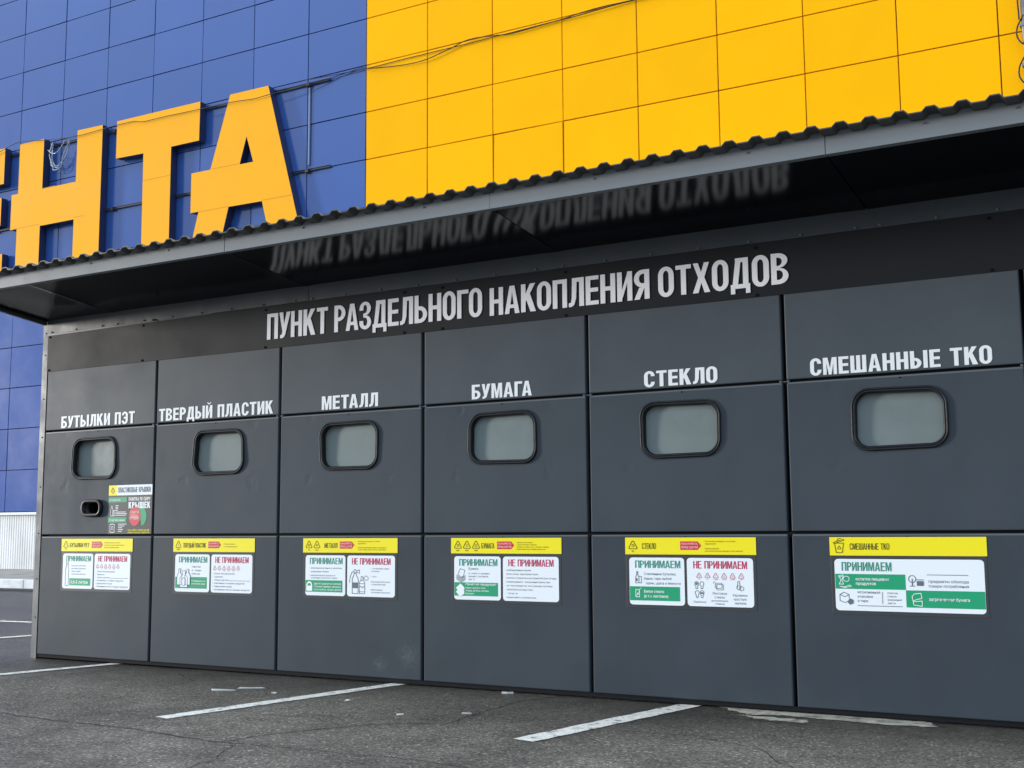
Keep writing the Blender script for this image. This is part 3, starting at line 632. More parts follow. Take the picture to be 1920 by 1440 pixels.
scrap(3.075, -.02, .038, .022, .3, 'flat white scrap touching the foot of the fourth bay', 3)
scrap(3.28, -.82, .026, .008, .6, 'white paper bit on a crack before the fourth bay', 4)
scrap(2.985, -1.02, .018, .006, .9, 'white sliver between the two middle parking lines', 5)
scrap(2.40, -.72, .014, .009, .1, 'small white fleck under the long middle parking line', 6)

# ------------------------------------------------------------------ kiosk
kiosk = thing('sorting_kiosk', (2.4, 0, 0), 'long anthracite steel waste sorting kiosk with six hatches under a canopy', 'kiosk')
SX = [-1.232, 0.0, 1.2205, 2.4357, 3.6338, 4.8476, 6.0861, 7.30]
G = 0.0115; Z0, Z1, Z2, Z3 = .036, .957, 1.790, 2.275
DEPTH = 1.55
# body shell behind the panels
for xa, xb in ((-1.30, -1.265), (7.34, 7.37)):
    mb = MB(); mb.box(xa, xb, .02, DEPTH, .03, 2.68); obj('side_wall', mb, m_panel, kiosk)
mb = MB(); mb.box(-1.265, 7.34, DEPTH, DEPTH + .04, .03, 2.60); obj('back_wall', mb, m_panel, kiosk)
mb = MB(); mb.box(-1.262, 7.338, .12, .16, .03, .965); mb.box(-1.262, 7.338, .12, .16, 1.785, 2.60)
for x in SX: mb.box(x - .05, x + .05, .075, .118, .03, 2.60)
for z in (Z1, Z2): mb.box(-1.262, 7.338, .03, .074, z - .02, z + .012)
obj('inner_frame', mb, m_gap, kiosk)
mb = MB(); mb.box(-1.262, 7.338, .01, .30, .012, .035); obj('base_rail', mb, m_gap, kiosk)
mb = MB()
# corner post: slightly slanted face that turns to the left
for (xa, ya, xb, yb) in ((-1.335, .020, -1.252, .004), (-1.335, DEPTH, -1.335, .020)):
    mb.face([(xa, ya, .0), (xb, yb, .0), (xb, yb, 2.71), (xa, ya, 2.71)])
mb.face([(-1.252, .004, 0), (-1.252, .05, 0), (-1.252, .05, 2.71), (-1.252, .004, 2.71)])
cp = obj('corner_trim', mb, m_trim, kiosk)
mb = MB()
for z in (.32, .62, .98, 1.35, 1.75, 2.06, 2.42, 2.60): mb.disc(-1.29, z, .006, .004, .02, 6)
obj('rivets', mb, m_rivet, cp)
mb = MB(); mb.tray(7.306, 7.40, .0, 2.71, .002, .06, .006); obj('corner_trim', mb, m_trim, kiosk)

NAMES = ['БУТЫЛКИ ПЭТ', 'ТВЕРДЫЙ ПЛАСТИК', 'МЕТАЛЛ', 'БУМАГА', 'СТЕКЛО', 'СМЕШАННЫЕ ТКО']
NSPAN = [(-1.050, -.223), (.036, 1.157), (1.596, 2.074), (2.813, 3.250), (4.007, 4.460), (4.994, 5.928)]
HC = [(-.655, 1.560), (.645, 1.560), (1.833, 1.559), (3.036, 1.558), (4.224, 1.557), (5.452, 1.556)]
HW, HH, HR = .248, .165, .098
def rr(cx, cz, hw, hh, r, n=7):
    return rrect(cx - hw, cx + hw, cz - hh, cz + hh, r, n)
def panel_with_holes(x0, x1, z0, z1, holes, yf, yb):
    mb = MB(); bv = .006
    bm = bmesh.new(); es = []
    o = [(x0 + bv, z0 + bv), (x1 - bv, z0 + bv), (x1 - bv, z1 - bv), (x0 + bv, z1 - bv)]
    for lp in [o] + holes:
        vv = [bm.verts.new((x, yf, z)) for x, z in lp]
        for i in range(len(vv)): es.append(bm.edges.new((vv[i], vv[(i + 1) % len(vv)])))
    bmesh.ops.triangle_fill(bm, use_beauty=True, edges=es, normal=(0, -1, 0))
    for f in bm.faces:
        f.normal_update(); vs_ = [tuple(v.co) for v in f.verts]
        if f.normal.y > 0: vs_.reverse()
        mb.face(vs_)
    bm.free()
    k = len(mb.f); mb.tray(x0, x1, z0, z1, yf, yb, bv); del mb.f[k]      # folded rim without the flat face
    for lp in holes:
        for i in range(len(lp)):
            a, c = lp[i], lp[(i + 1) % len(lp)]
            mb.face([(a[0], yf, a[1]), (c[0], yf, c[1]), (c[0], yf + .03, c[1]), (a[0], yf + .03, a[1])])
    return mb
def gasket(cx, cz, hw, hh, r, seed, wid=.022, up=.013):
    """rubber edging: a double-ridged profile swept round the opening, pressed on by hand and so a little wavy"""
    rnd = random.Random(seed); mb = MB(); n = 12
    base = rr(0, 0, hw, hh, r, n); m = len(base)
    prof = [(.000, .002), (.000, -up * .75), (.005, -up), (.0095, -up * .9), (.0115, -up * .4), (.0135, -up * .45), (.0165, -up * .85), (wid, -up * .55), (wid + .004, .002), (wid + .004, .03)]
    ph = [rnd.uniform(0, 6.28) for _ in range(4)]
    k = len(mb.v)
    for i, (x, z) in enumerate(base):
        an = math.atan2(z, x)
        wob = .0022 * math.sin(3 * an + ph[0]) + .0016 * math.sin(5 * an + ph[1]) + .0011 * math.sin(9 * an + ph[2])
        p0 = Vector(base[i - 1]); p1 = Vector(base[(i + 1) % m]); t = (p1 - p0).normalized(); inn = Vector((-t.y, t.x))
        for (d, y) in prof:
            q = Vector((x, z)) + inn * (d + wob); mb.v.append((cx + q.x, y - .002 + wob * .6, cz + q.y))
    L = len(prof)
    for i in range(m):
        for j in range(L - 1):
            a = k + i * L + j; c = k + ((i + 1) % m) * L + j; mb.f.append((a, c, c + 1, a + 1))
    return mb
for i in range(6):
    x0, x1 = SX[i] + G, SX[i + 1] - G
    if i == 0: x0 = SX[0] - .004
    cx, cz = HC[i]
    # name panel with its vinyl letters
    mb = MB(); mb.tray(x0, x1, Z2 + .010, Z3 + .05, .0, .04); npn = obj('name_panel', mb, m_name, kiosk); npn['label'] = 'upper panel lettered ' + NAMES[i]
    mb = MB(); heading(mb, NAMES[i], NSPAN[i][0], NSPAN[i][1], 1.812, .093, .188, -.0022, 0.0, .085); obj('lettering', mb, m_white, npn)
    # hatch panel
    holes = [rr(cx, cz, HW - .012, HH - .012, HR - .01)[::-1]]
    if i == 0: holes.append(rr(-.650, 1.172, .085, .042, .040)[::-1])
    hp = obj('hatch_panel', panel_with_holes(x0, x1, Z1 + .012, Z2 - .012, holes, 0.0, .04), m_hatchp, kiosk, loc=(cx, 0, cz))
    hp['label'] = 'middle panel with the hatch under ' + NAMES[i]
    obj('gasket', gasket(cx, cz, HW, HH, HR, i + 1), m_rubber, hp, smooth=True)
    if i == 0:
        # its left edge hangs crooked and leaves a slit that widens downwards
        mb = MB(); mb.grid(lambda u, v: ((cx - .262 + .050 * (1 - v)) * (1 - u) + (cx + .28) * u, .044 + .004 * math.sin(5 * u), cz - .20 + .40 * v), 8, 6)
        fp_ = obj('flap', mb, m_flap, hp, smooth=True); fp_['label'] = 'crooked flap that leaves a slit at its left'
        mb = MB(); mb.grid(lambda u, v: (cx - .32 + .16 * u, .062 + .004 * math.sin(5 * v + 3 * u), cz - .20 + .36 * v), 6, 6); obj('bag_edge', mb, m_bag, hp, smooth=True)
        # collared cap hole
        mb = MB(); base = rr(-.650, 1.172, .112, .066, .058, 10)
        prof = [(0, .001), (.0, -.022), (.006, -.030), (.018, -.030), (.026, -.022), (.028, .12)]; k = len(mb.v); m = len(base)
        for j, (x, z) in enumerate(base):
            t = (Vector(base[(j + 1) % m]) - Vector(base[j - 1])).normalized(); inn = Vector((-t.y, t.x))
            for d, y in prof: mb.v.append((x + inn.x * d, y, z + inn.y * d))
        L = len(prof)
        for j in range(m):
            for q in range(L - 1):
                a = k + j * L + q; c = k + ((j + 1) % m) * L + q; mb.f.append((a, c, c + 1, a + 1))
        obj('cap_collar', mb, m_rubber, hp, smooth=True)
    else:
        mb = MB(); mb.grid(lambda u, v: (cx - .29 + .58 * u, .024 + .006 * math.sin(2.2 * u + i) + .01 * v, cz - .21 + .42 * v), 8, 6)
        obj('flap', mb, m_flap, hp, smooth=True)
    # lower panel with its folded top lip, painted pale for the light it catches
    mb = MB(); mb.tray(x0, x1, Z0, Z1 - .010, .0, .04); lp_ = obj('lower_panel', mb, m_panel_low, kiosk)
    # folded lips along the top edge of hatch and lower panels
    for par, zt in ((hp, Z2 - .012), (lp_, Z1 - .010)):
        mb = MB(); mb.box(x0 + .004, x1 - .004, .0015, .035, zt - .004, zt + .006); obj('top_lip', mb, m_ledge, par)
    mb = MB(); mb.disc((x0 + x1) / 2, Z2 - .019, .005, -.002, .001, 6); obj('latch_hole', mb, m_screw, hp)
    mb = MB(); mb.disc((x0 + x1) / 2, Z1 - .018, .005, -.002, .001, 6); obj('latch_hole', mb, m_screw, lp_)
# bay beyond the sixth seam, at the right edge of the photo
mb = MB(); x0, x1 = SX[6] + G, SX[7]
mb.tray(x0, x1, Z2 + .010, Z3 + .05, 0, .04); obj('blank_panel', mb, m_panel, kiosk)
mb = MB(); mb.tray(x0, x1, Z1 + .012, Z2 - .012, 0, .04); obj('blank_panel', mb, m_panel, kiosk)
mb = MB(); mb.tray(x0, x1, Z0, Z1 - .010, 0, .04); obj('blank_panel', mb, m_panel, kiosk)
for x in SX[1:7]:
    mb = MB()
    for dx in (-.022, .022): mb.box(x + dx - .006, x + dx + .006, -.004, .02, Z2 - .006, Z2 + .006); mb.disc(x + dx, Z2, .004, -.006, -.004, 6)
    mb.box(x - .018, x + .018, .006, .012, Z2 - .003, Z2 + .003)
    obj('corner_clip', mb, m_ledge, kiosk)
# flashing above the board, in lapped lengths, with rivets
FS = [-1.252, -.49, 1.452, 3.43, 5.352, 7.38]
mb = MB(); rv = MB()
for i in range(5):
    a, c = FS[i], FS[i + 1] + (.02 if i < 4 else 0); yo = -.0062 - .0016 * (i % 2)
    def fn(u, v, a=a, c=c, yo=yo, i=i):
        x = a + (c - a) * u; z = 2.588 + (2.715 - 2.588) * v
        puck = .0028 * (1 - v) ** 2 * abs(math.sin(x * 5.2 + i)) ** 3
        return (x, yo - puck - .010 * v, z)
    mb.grid(fn, 60, 5)
    x = a + .05
    while x < c - .03:
        rv.disc(x, 2.600, .006, yo - .010, yo, 6); x += .30 if x > a + .06 else .29
fls = obj('wall_flashing', mb, m_flash, kiosk, smooth=True); obj('rivets', rv, m_rivet, fls)
mb = MB(); k = len(mb.v); mb.face([(-1.25, -.0052, 2.5735), (.55, -.0052, 2.5850), (.55, -.0052, 2.5895), (-1.25, -.0052, 2.5895)]); obj('painted_sun_strip', mb, m_ledge, kiosk)  # tapering pale strip painted in for the sunlight below the flashing
# soffit sheets: gently dished between seams
SS = [-1.27, -.49, 1.452, 3.45, 5.34, 7.40]
LY, LZ, WZ = -.815, 2.787, 2.694
sl = (LZ - WZ) / -LY
for i in range(5):
    a, c = SS[i], SS[i + 1]
    def fn(u, v, a=a, c=c, i=i):
        x = a + (c - a) * u; y = -.004 + (LY + .004) * v
        e = .006 * math.sin(math.pi * u) ** .7 * math.sin(math.pi * v) * (1 if i % 2 else .7) + .0025 * math.sin(7 * u + i) * math.sin(math.pi * v)
        edge = .004 * (abs(2 * u - 1) ** 14)
        return (x + (.004 if u == 0 else -.004 if u == 1 else 0), y, WZ - sl * y + e - edge)
    mb = MB(); mb.grid(fn, 48, 24); obj('soffit_sheet', mb, m_soffit, kiosk, smooth=True)
mb = MB()
for x in SS[1:5]:
    mb.face([(x - .01, -.004, WZ + .012), (x + .01, -.004, WZ + .012), (x + .01, LY, LZ + .012), (x - .01, LY, LZ + .012)])
obj('soffit_joint', mb, m_gap, kiosk)
# end trim of the canopy, fascia, roof sheet
for (xa, xb) in ((-1.30, -1.268), (7.40, 7.43)):
    mb = MB(); k = 0; mb.v += [(xa, -.002, WZ - .03), (xb, -.002, WZ - .03), (xb, LY, LZ - .025), (xa, LY, LZ - .025), (xa, -.002, WZ + .16), (xb, -.002, WZ + .16), (xb, LY, LZ + .075), (xa, LY, LZ + .075)]
    for q in ((0, 3, 2, 1), (4, 5, 6, 7), (0, 1, 5, 4), (1, 2, 6, 5), (2, 3, 7, 6), (3, 0, 4, 7)): mb.f.append(tuple(k + t for t in q[::-1]))
    obj('canopy_end', mb, m_roof, kiosk)
FS2 = [-1.32, -.49, 1.452, 3.45, 5.34, 7.44]
for i in range(5):
    a, c = FS2[i] + .0015, FS2[i + 1] - .0015
    mb = MB(); y = LY - .012 - .0015 * (i % 2)
    mb.box(a, c, y, y + .008, LZ - .010, LZ + .105); mb.box(a, c, y + .008, y + .045, LZ - .010, LZ - .006)
    obj('fascia', mb, m_fascia, kiosk)
mb = MB()
for x in (.2, .95, 2.1, 3.0, 4.1, 4.95, 5.8, 6.2): mb.disc(x, LZ + .062, .006, LY - .019, LY - .008, 6)
obj('fascia_screws', mb, m_rivet, kiosk)
mb = MB(); pit = .1375; x = -1.40; A = []
while x < 7.50:
    A += [(x, 0), (x + .058, 0), (x + .078, .020), (x + .1175, .020)]; x += pit
A.append((x, 0))
ys = LY - .095; zs = LZ + .088
rsl = sl
for th in (0, .006):
    k = len(mb.v)
    for (x, h) in A:
        mb.v += [(x, ys, zs + h + th), (x, DEPTH + .25, zs + h + th - (DEPTH + .25 - ys) * rsl)]
    for i in range(len(A) - 1):
        q = (k + 2 * i, k + 2 * i + 2, k + 2 * i + 3, k + 2 * i + 1); mb.f.append(q if th else q[::-1])
N = len(A)
for i in range(N - 1): mb.f.append((2 * i, 2 * i + 2, 2 * N + 2 * i + 2, 2 * N + 2 * i))
obj('roof_sheet', mb, m_roof, kiosk)
mb = MB(); mb.box(-1.26, 7.34, .05, .09, 2.60, 2.72); obj('top_beam', mb, m_gap, kiosk)

# ------------------------------------------------------------------ name board with raised letters
board = thing('name_board', (2.4, -.001, 2.285), 'dark board across the kiosk with raised white letters ПУНКТ РАЗДЕЛЬНОГО НАКОПЛЕНИЯ ОТХОДОВ', 'sign')
for a, c in ((-1.246, 2.578), (2.5795, 6.40), (6.4015, 7.30)):
    mb = MB(); mb.box(a, c, -.0045, -.0005, 2.279, 2.5935); obj('board', mb, m_board, board)
mb = MB()
heading(mb, 'ПУНКТ', 1.095, 1.645, 2.343, .185, .165, -.0085, -.0045, .066)
heading(mb, 'РАЗДЕЛЬНОГО', 1.702, 2.896, 2.343, .185, .165, -.0085, -.0045, .066)
heading(mb, 'НАКОПЛЕНИЯ', 2.953, 4.056, 2.338, .178, .165, -.0085, -.0045, .066)
heading(mb, 'ОТХОДОВ', 4.112, 4.894, 2.338, .176, .165, -.0085, -.0045, .066)
obj('lettering', mb, m_title, board)
mb = MB()
for x in (-1.222, -.16, .0 if False else 1.074, 2.284, 2.588, 3.494, 4.706, 5.947, 6.9):
    for z in (2.2905, 2.561): mb.disc(x, z, .0085, -.0095, -.0045, 8); mb.disc(x, z, .004, -.011, -.0095, 6)
mb.disc(-.036, 2.592, .0085, -.022, -.012, 8)
obj('screws', mb, m_screw, board)

# ------------------------------------------------------------------ information stickers
YB, YC, YP, YQ = -.0014, -.0026, -.0036, -.0046      # backing, cards, print, print on strips
SGX = [-.992, .222, 1.449, 2.655, 3.866, 5.063]
SW_ = .790
def W(parent, name, mb, m): return obj(name, mb, m, parent) if mb.f else None
def lines(mb, L, x, z, cap, step, y, **k):
    for i, t in enumerate(L):
        if t: text(mb, t, x, z - i * step, cap, y, **k)
def sign_base(i, label, accept=(.030, .462), reject=(.482, .975)):
    x0 = SGX[i]; o = thing('info_sign', (x0 + SW_ / 2, 0, .535), label, 'sign', 'stickers that say what goes in each bin')
    mb = MB(); mb.tray(x0 + .003, x0 + SW_ - .003, .533, .938, YB, 0, .0008); obj('backing', mb, m_black, o)
    mb = MB(); mb.prism(R(x0, .840, x0 + SW_, .9365), YC, YB); hd = obj('header', mb, m_sy, o)
    cards = []
    for u in (accept, reject):
        if u is None: continue
        mb = MB(); mb.prism(rrect(x0 + u[0] * SW_, x0 + u[1] * SW_, .553, .822, .020), YC, YB); cards.append((obj('card', mb, m_sw, o), x0 + u[0] * SW_, x0 + u[1] * SW_))
    return o, x0, hd, cards
def header(hd, x0, name, n0, n1, tris, tx0, body, th=.052, arrow=(.42, .58)):
    mb = MB()
    for (u, num, sub) in tris: recycle(mb, x0 + u * SW_, .872, th, YP, num, sub, .0042)
    heading(mb, name, x0 + n0 * SW_, x0 + n1 * SW_, .871, .033, .125, YP)
    st = .0135 if len(body) > 3 else .018
    z = .889 + (len(body) - 1) * st / 2 - .005
    for i, t in enumerate(body): text(mb, t, x0 + tx0 * SW_, z - i * st, .0082, YP, width=min(len(t) * .0056, (.985 - tx0) * SW_))
    obj('lettering', mb, m_tbrown, hd)
    if arrow:
        a, c = x0 + arrow[0] * SW_, x0 + arrow[1] * SW_; mb = MB(); mb.prism([(a, .867), (c - .022, .867), (c, .891), (c - .022, .915), (a, .915)], YP); obj('red_tag', mb, m_sr, hd)
        mb = MB(); text(mb, 'ПОЖАЛУЙСТА,', a + .005, .896, .0105, YQ, width=c - a - .024, bold=.02); text(mb, 'ПЕРЕД СДАЧЕЙ:', a + .005, .876, .0105, YQ, width=c - a - .022, bold=.02); obj('tag_lettering', mb, m_tpink, hd)
def acc_head(cd, a, c):
    mb = MB(); w = c - a; heading(mb, 'ПРИНИМАЕМ', a + .11 * w, c - .07 * w, .763, .042, .135, YP, .075); obj('heading', mb, m_tgreen, cd)
def rej_head(cd, a, c):
    mb = MB(); w = c - a; heading(mb, 'НЕ ПРИНИМАЕМ', a + .10 * w, c - .09 * w, .763, .042, .135, YP, .075); obj('heading', mb, m_tred, cd)
def strip_(cd, x0, x1, z0, z1):
    mb = MB(); mb.prism(R(x0, z0, x1, z1), YP); return obj('green_strip', mb, m_sg, cd)
def tri_row(mb, a, w, z, us, nums, subs):
    for u, nn, sb in zip(us, nums, subs): recycle(mb, a + u * w, z, .030, YP, nn, sb, .0026)
PL = ['Пакеты без маркировки', 'Пенопласт', 'Тюбики, дой-паки ', 'Контейнеры от пищевых продуктов', 'Одноразовая посуда', 'Вспененные лотки от пищевых продуктов']
def plastic_reject(cd, a, c):
    w = c - a; mb = MB(); tri_row(mb, a, w, .716, (.09, .205, .32, .435, .55, .665), '567425', ('PP', 'PS', 'OTHER', 'LDPE', 'HDPE', 'PP')); obj('triangle_row', mb, m_tred, cd); mb = MB()
    wd = (.50, .22, .36, .74, .43, .87)
    for i, t in enumerate(PL):
        z = .682 - i * .0225; text(mb, t, a + .08 * w, z, .0115, YP, width=wd[i] * w); mb.disc(a + .045 * w, z + .004, .0022, YP, None, 6)
    ink(mb, [(a + .46 * w, .6385), (a + .95 * w, .6385)], .0026, YP)
    obj('lettering', mb, m_tgrey, cd)

# bay 1
o, x0, hd, cs = sign_base(0, 'info sticker headed БУТЫЛКИ РЕТ with a tall bottle drawing')
header(hd, x0, 'БУТЫЛКИ РЕТ', .12, .40, [(.065, '1', 'PET')], .61, ['Освободите упаковку от остатков', 'содержимого, сомните, закройте крышкой,', 'снимите термоусадочную плёнку'], arrow=(.435, .59))
cd, a, c = cs[0]; acc_head(cd, a, c); w = c - a
mb = MB(); lines(mb, ['Бутылки от напитков,', 'молочных продуктов', 'любого цвета', 'и различной ёмкости'], a + .29 * w, .724, .0115, .0215, YP)
bt = [(.10, .575), (.10, .600), (.095, .64), (.10, .665), (.095, .70), (.12, .728), (.125, .742), (.175, .742), (.18, .728), (.205, .70), (.20, .665), (.205, .64), (.20, .600), (.20, .575)]
ink(mb, [(a + u * w, z) for u, z in bt], .004, YP, True); ink(mb, [(a + .12 * w, .745), (a + .12 * w, .758), (a + .18 * w, .758), (a + .18 * w, .745)], .004, YP)
obj('lettering', mb, m_tgrey, cd)
st = strip_(cd, a + .24 * w, c - .07 * w, .578, .632); mb = MB(); text(mb, '0,5-5 литра', a + .29 * w, .592, .024, YQ, bold=.025, width=.56 * w); obj('lettering', mb, m_white, st)
cd, a, c = cs[1]; rej_head(cd, a, c); plastic_reject(cd, a, c)
# bay 2
o, x0, hd, cs = sign_base(1, 'info sticker headed ТВЕРДЫЙ ПЛАСТИК with detergent bottle drawings')
header(hd, x0, 'ТВЕРДЫЙ ПЛАСТИК', .125, .41, [(.065, '2', 'HDPE')], .63, ['Ополосните упаковку', 'от остатков содержимого'], arrow=(.44, .595))
cd, a, c = cs[0]; acc_head(cd, a, c); w = c - a
st = strip_(cd, a + .005, c - .07 * w, .578, .660); mb = MB(); lines(mb, ['Флаконы', 'от бытовой химии'], a + .49 * w, .626, .0115, .0195, YQ, bold=.02, width=.4 * w); obj('lettering', mb, m_white, st)
mb = MB(); _y = YQ - .0003
for (u0, u1, z0, z1, nk) in ((.07, .21, .602, .69, .718), (.30, .45, .602, .69, .715), (.16, .38, .585, .675, .705)):
    q = [(u0, z0), (u0, z1 - .02), ((u0 * 2 + u1) / 3, z1), ((u0 * 2 + u1) / 3, nk), ((u0 + 2 * u1) / 3, nk), ((u0 + 2 * u1) / 3, z1), (u1, z1 - .02), (u1, z0)]
    _y -= .0001; mb.prism([(a + u * w, z) for u, z in q][::-1], _y)
icon = obj('pictogram', mb, m_sw, st)
mb = MB()
for (u0, u1, z0, z1, nk) in ((.07, .21, .602, .69, .718), (.30, .45, .602, .69, .715), (.16, .38, .585, .675, .705)):
    q = [(u0, z0), (u0, z1 - .02), ((u0 * 2 + u1) / 3, z1), ((u0 * 2 + u1) / 3, nk), ((u0 + 2 * u1) / 3, nk), ((u0 + 2 * u1) / 3, z1), (u1, z1 - .02), (u1, z0)]
    ink(mb, [(a + u * w, z) for u, z in q], .0034, YQ - .001, True)
ink(mb, [(a + w * .27 + .022 * math.cos(t * .52), .625 + .03 * math.sin(t * .52)) for t in range(12)], .003, YQ - .0012, True)
lines(mb, ['Канистры', 'и флаконы', 'HDPE (02)'], a + .49 * w, .728, .0135, .026, YP)
obj('lettering', mb, m_tgrey, cd)
cd, a, c = cs[1]; rej_head(cd, a, c); plastic_reject(cd, a, c)
# bay 3
o, x0, hd, cs = sign_base(2, 'info sticker headed МЕТАЛЛ with fire extinguisher and spray can drawings')
header(hd, x0, 'МЕТАЛЛ', .235, .375, [(.065, '40', 'FE'), (.152, '41', 'ALU')], .585, ['• Ополосните упаковку от остатков', '  содержимого', '', '• Сомните алюминиевые банки по возможности,', '  так они займут меньше места в контейнере'], arrow=(.40, .555))
cd, a, c = cs[0]; acc_head(cd, a, c); w = c - a
mb = MB(); z = .732
for t, dz, wd in (('• алюминиевые банки от напитков', .0235, .80), ('• консервные банки', .0255, .48), ('• металлические крышки от', .0165, .65), ('  стеклянных бутылок и банок', .02, .70)): text(mb, t, a + .11 * w, z, .0105, YP, width=wd * w); z -= dz
obj('lettering', mb, m_tgrey, cd)
st = strip_(cd, a + .002, c - .07 * w, .577, .655); mb = MB(); lines(mb, ['Другие изделия из металла', 'Столовые приборы, кастрюли,', 'части мебели, гвозди и детали'], a + .22 * w, .627, .0115, .0195, YQ, bold=.015, width=.68 * w)
mb.prism(rrect(a + .03 * w, a + .18 * w, .583, .617, .004), YQ); S_ = (ell(a + .105 * w, .617, .075 * w, .030, 0, 180, 10), ell(a + .105 * w, .617, .045 * w, .018, 0, 180, 10)); mb.strip(S_[0], S_[1], YQ); obj('lettering', mb, m_white, st)
cd, a, c = cs[1]; rej_head(cd, a, c); w = c - a
mb = MB()
lines(mb, ['• фольгированная плёнка', '  или бумага', '', '• фольга', '', '• аэрозольные баллончики', '  от монтажной пены', '', '• невыпущенные', '  аэрозольные баллончики'], a + .49 * w, .733, .0098, .0172, YP, sx=.92)
ink(mb, [(a + u * w, z) for u, z in ((.11, .573), (.11, .67), (.14, .69), (.15, .705), (.19, .705), (.20, .69), (.235, .67), (.235, .573))], .0042, YP, True)
mb.prism(R(a + .11 * w, .608, a + .235 * w, .645), YP - .0006)
ink(mb, ell(a + .17 * w, .718, .011, .011, 0, 330, 9), .0036, YP, True); ink(mb, [(a + .20 * w, .72), (a + .26 * w, .728), (a + .26 * w, .705), (a + .20 * w, .713)], .0036, YP); ink(mb, [(a + .145 * w, .718), (a + .10 * w, .71), (a + .065 * w, .68), (a + .05 * w, .645)], .0042, YP)
ink(mb, [(a + u * w, z) for u, z in ((.26, .573), (.26, .645), (.29, .66), (.345, .66), (.375, .645), (.375, .573))], .0038, YP, True)
ink(mb, [(a + u * w, z) for u, z in ((.295, .66), (.30, .685), (.335, .685), (.34, .66))], .0036, YP); ink(mb, [(a + u * w, z) for u, z in ((.345, .675), (.40, .69), (.445, .68), (.445, .665), (.40, .66))], .003, YP, True)
for zz in (.638, .585): ink(mb, [(a + .26 * w, zz), (a + .375 * w, zz)], .0034, YP)
ink(mb, [(a + u * w, z) for u, z in ((.26, .615), (.29, .622), (.32, .61), (.35, .62), (.375, .612))], .0034, YP)
obj('lettering', mb, m_tgrey, cd)
# bay 4
o, x0, hd, cs = sign_base(3, 'info sticker headed БУМАГА with three numbered triangles and paper stack drawings')
header(hd, x0, 'БУМАГА', .285, .405, [(.065, '20', 'PAP'), (.150, '21', 'PAP'), (.235, '22', 'PAP')], .60, ['• Удалите пластиковые', '  и металлические элементы', '  (скрепки, скобы, скотч, зажимы, плёнку)', '• Удалите наклейки и верёвочные ручки'], arrow=(.43, .585))
cd, a, c = cs[0]; acc_head(cd, a, c); w = c - a
mb = MB(); text(mb, 'Бумага', a + .31 * w, .738, .0155, YP); lines(mb, ['(офисная, от шредера,', 'цветная, с рисунком,', 'крафт)'], a + .31 * w, .712, .0105, .0185, YP)
for k in range(4): ink(mb, [(a + .05 * w, .705 - k * .008), (a + .15 * w, .684 - k * .008), (a + .245 * w, .703 - k * .008)], .003, YP)
ink(mb, [(a + u * w, z) for u, z in ((.08, .708), (.13, .745), (.235, .735), (.20, .70), (.15, .69))], .003, YP, True); obj('lettering', mb, m_tgrey, cd)
st = strip_(cd, a + .002, c - .06 * w, .577, .660); mb = MB(); text(mb, 'Печатная продукция', a + .25 * w, .643, .0135, YQ, bold=.02, width=.66 * w); lines(mb, ['(газеты, журналы, книги,', 'тетради, альбомы, листовки,', 'брошюры)'], a + .25 * w, .622, .0105, .0175, YQ, bold=.012, sx=.86)
for k in range(2): zz = .625 - k * .024; mb.prism([(a + u * w, z) for u, z in ((.04, zz), (.13, zz - .030), (.225, zz - .012), (.225, zz + .004), (.14, zz + .028))], YQ - .0003 * k)
obj('lettering', mb, m_white, st)
cd, a, c = cs[1]; rej_head(cd, a, c); w = c - a; mb = MB()
for i, (t, wd) in enumerate((('• комбинированные изделия', .46), ('  (пачки сигарет, транспортные карты),', .60), ('• упаковка от продуктов из ресторанов быстрого питания', .91), ('• ламинированная и фольгированная бумага, обои', .80), ('• салфетки, влажные салфетки, бумажные полотенца', .84), ('• термобумага (кассовые чеки)', .49), ('• фотографии', .22), ('• жирная бумага с остатками пищи', .55))):
    text(mb, t, a + .045 * w, .735 - i * .0235, .0105, YP, width=wd * w)
obj('lettering', mb, m_tgrey, cd)
# bay 5
o, x0, hd, cs = sign_base(4, 'info sticker headed СТЕКЛО with glass bottle and light bulb drawings')
header(hd, x0, 'СТЕКЛО', .135, .245, [(.062, '70', 'GL')], .615, ['• Ополосните упаковку от остатков', '  содержимого', '', '• Снимите крышки', '  для металлических крышек отсек «металл»'], arrow=(.435, .595))
cd, a, c = cs[0]; acc_head(cd, a, c); w = c - a
mb = MB(); lines(mb, ['Стеклянные бутылки,', 'банки, тара любой', 'формы, цвета и ёмкости'], a + .265 * w, .722, .0150, .0262, YP, sx=.93)
ink(mb, [(a + u * w, z) for u, z in ((.115, .677), (.115, .71), (.135, .725), (.135, .742), (.155, .742), (.155, .725), (.175, .71), (.175, .677))], .0036, YP, True); mb.prism(R(a + .117 * w, .688, a + .15 * w, .703), YP - .0006)
ink(mb, [(a + u * w, z) for u, z in ((.175, .677), (.175, .714), (.22, .714), (.22, .677))], .0032, YP, True); obj('lettering', mb, m_tgrey, cd)
st = strip_(cd, a + .002, c - .085 * w, .577, .657); mb = MB(); lines(mb, ['Битое стекло', '(в т.ч. листовое)'], a + .265 * w, .622, .0155, .0265, YQ, bold=.02, sx=.92)
ink(mb, [(a + u * w, z) for u, z in ((.115, .597), (.115, .638), (.185, .638), (.185, .597))], .0036, YQ, True); ink(mb, [(a + .13 * w, .60), (a + .15 * w, .62), (a + .16 * w, .61), (a + .18 * w, .632)], .003, YQ); ink(mb, [(a + .19 * w, .642), (a + .215 * w, .648)], .003, YQ); obj('lettering', mb, m_white, st)
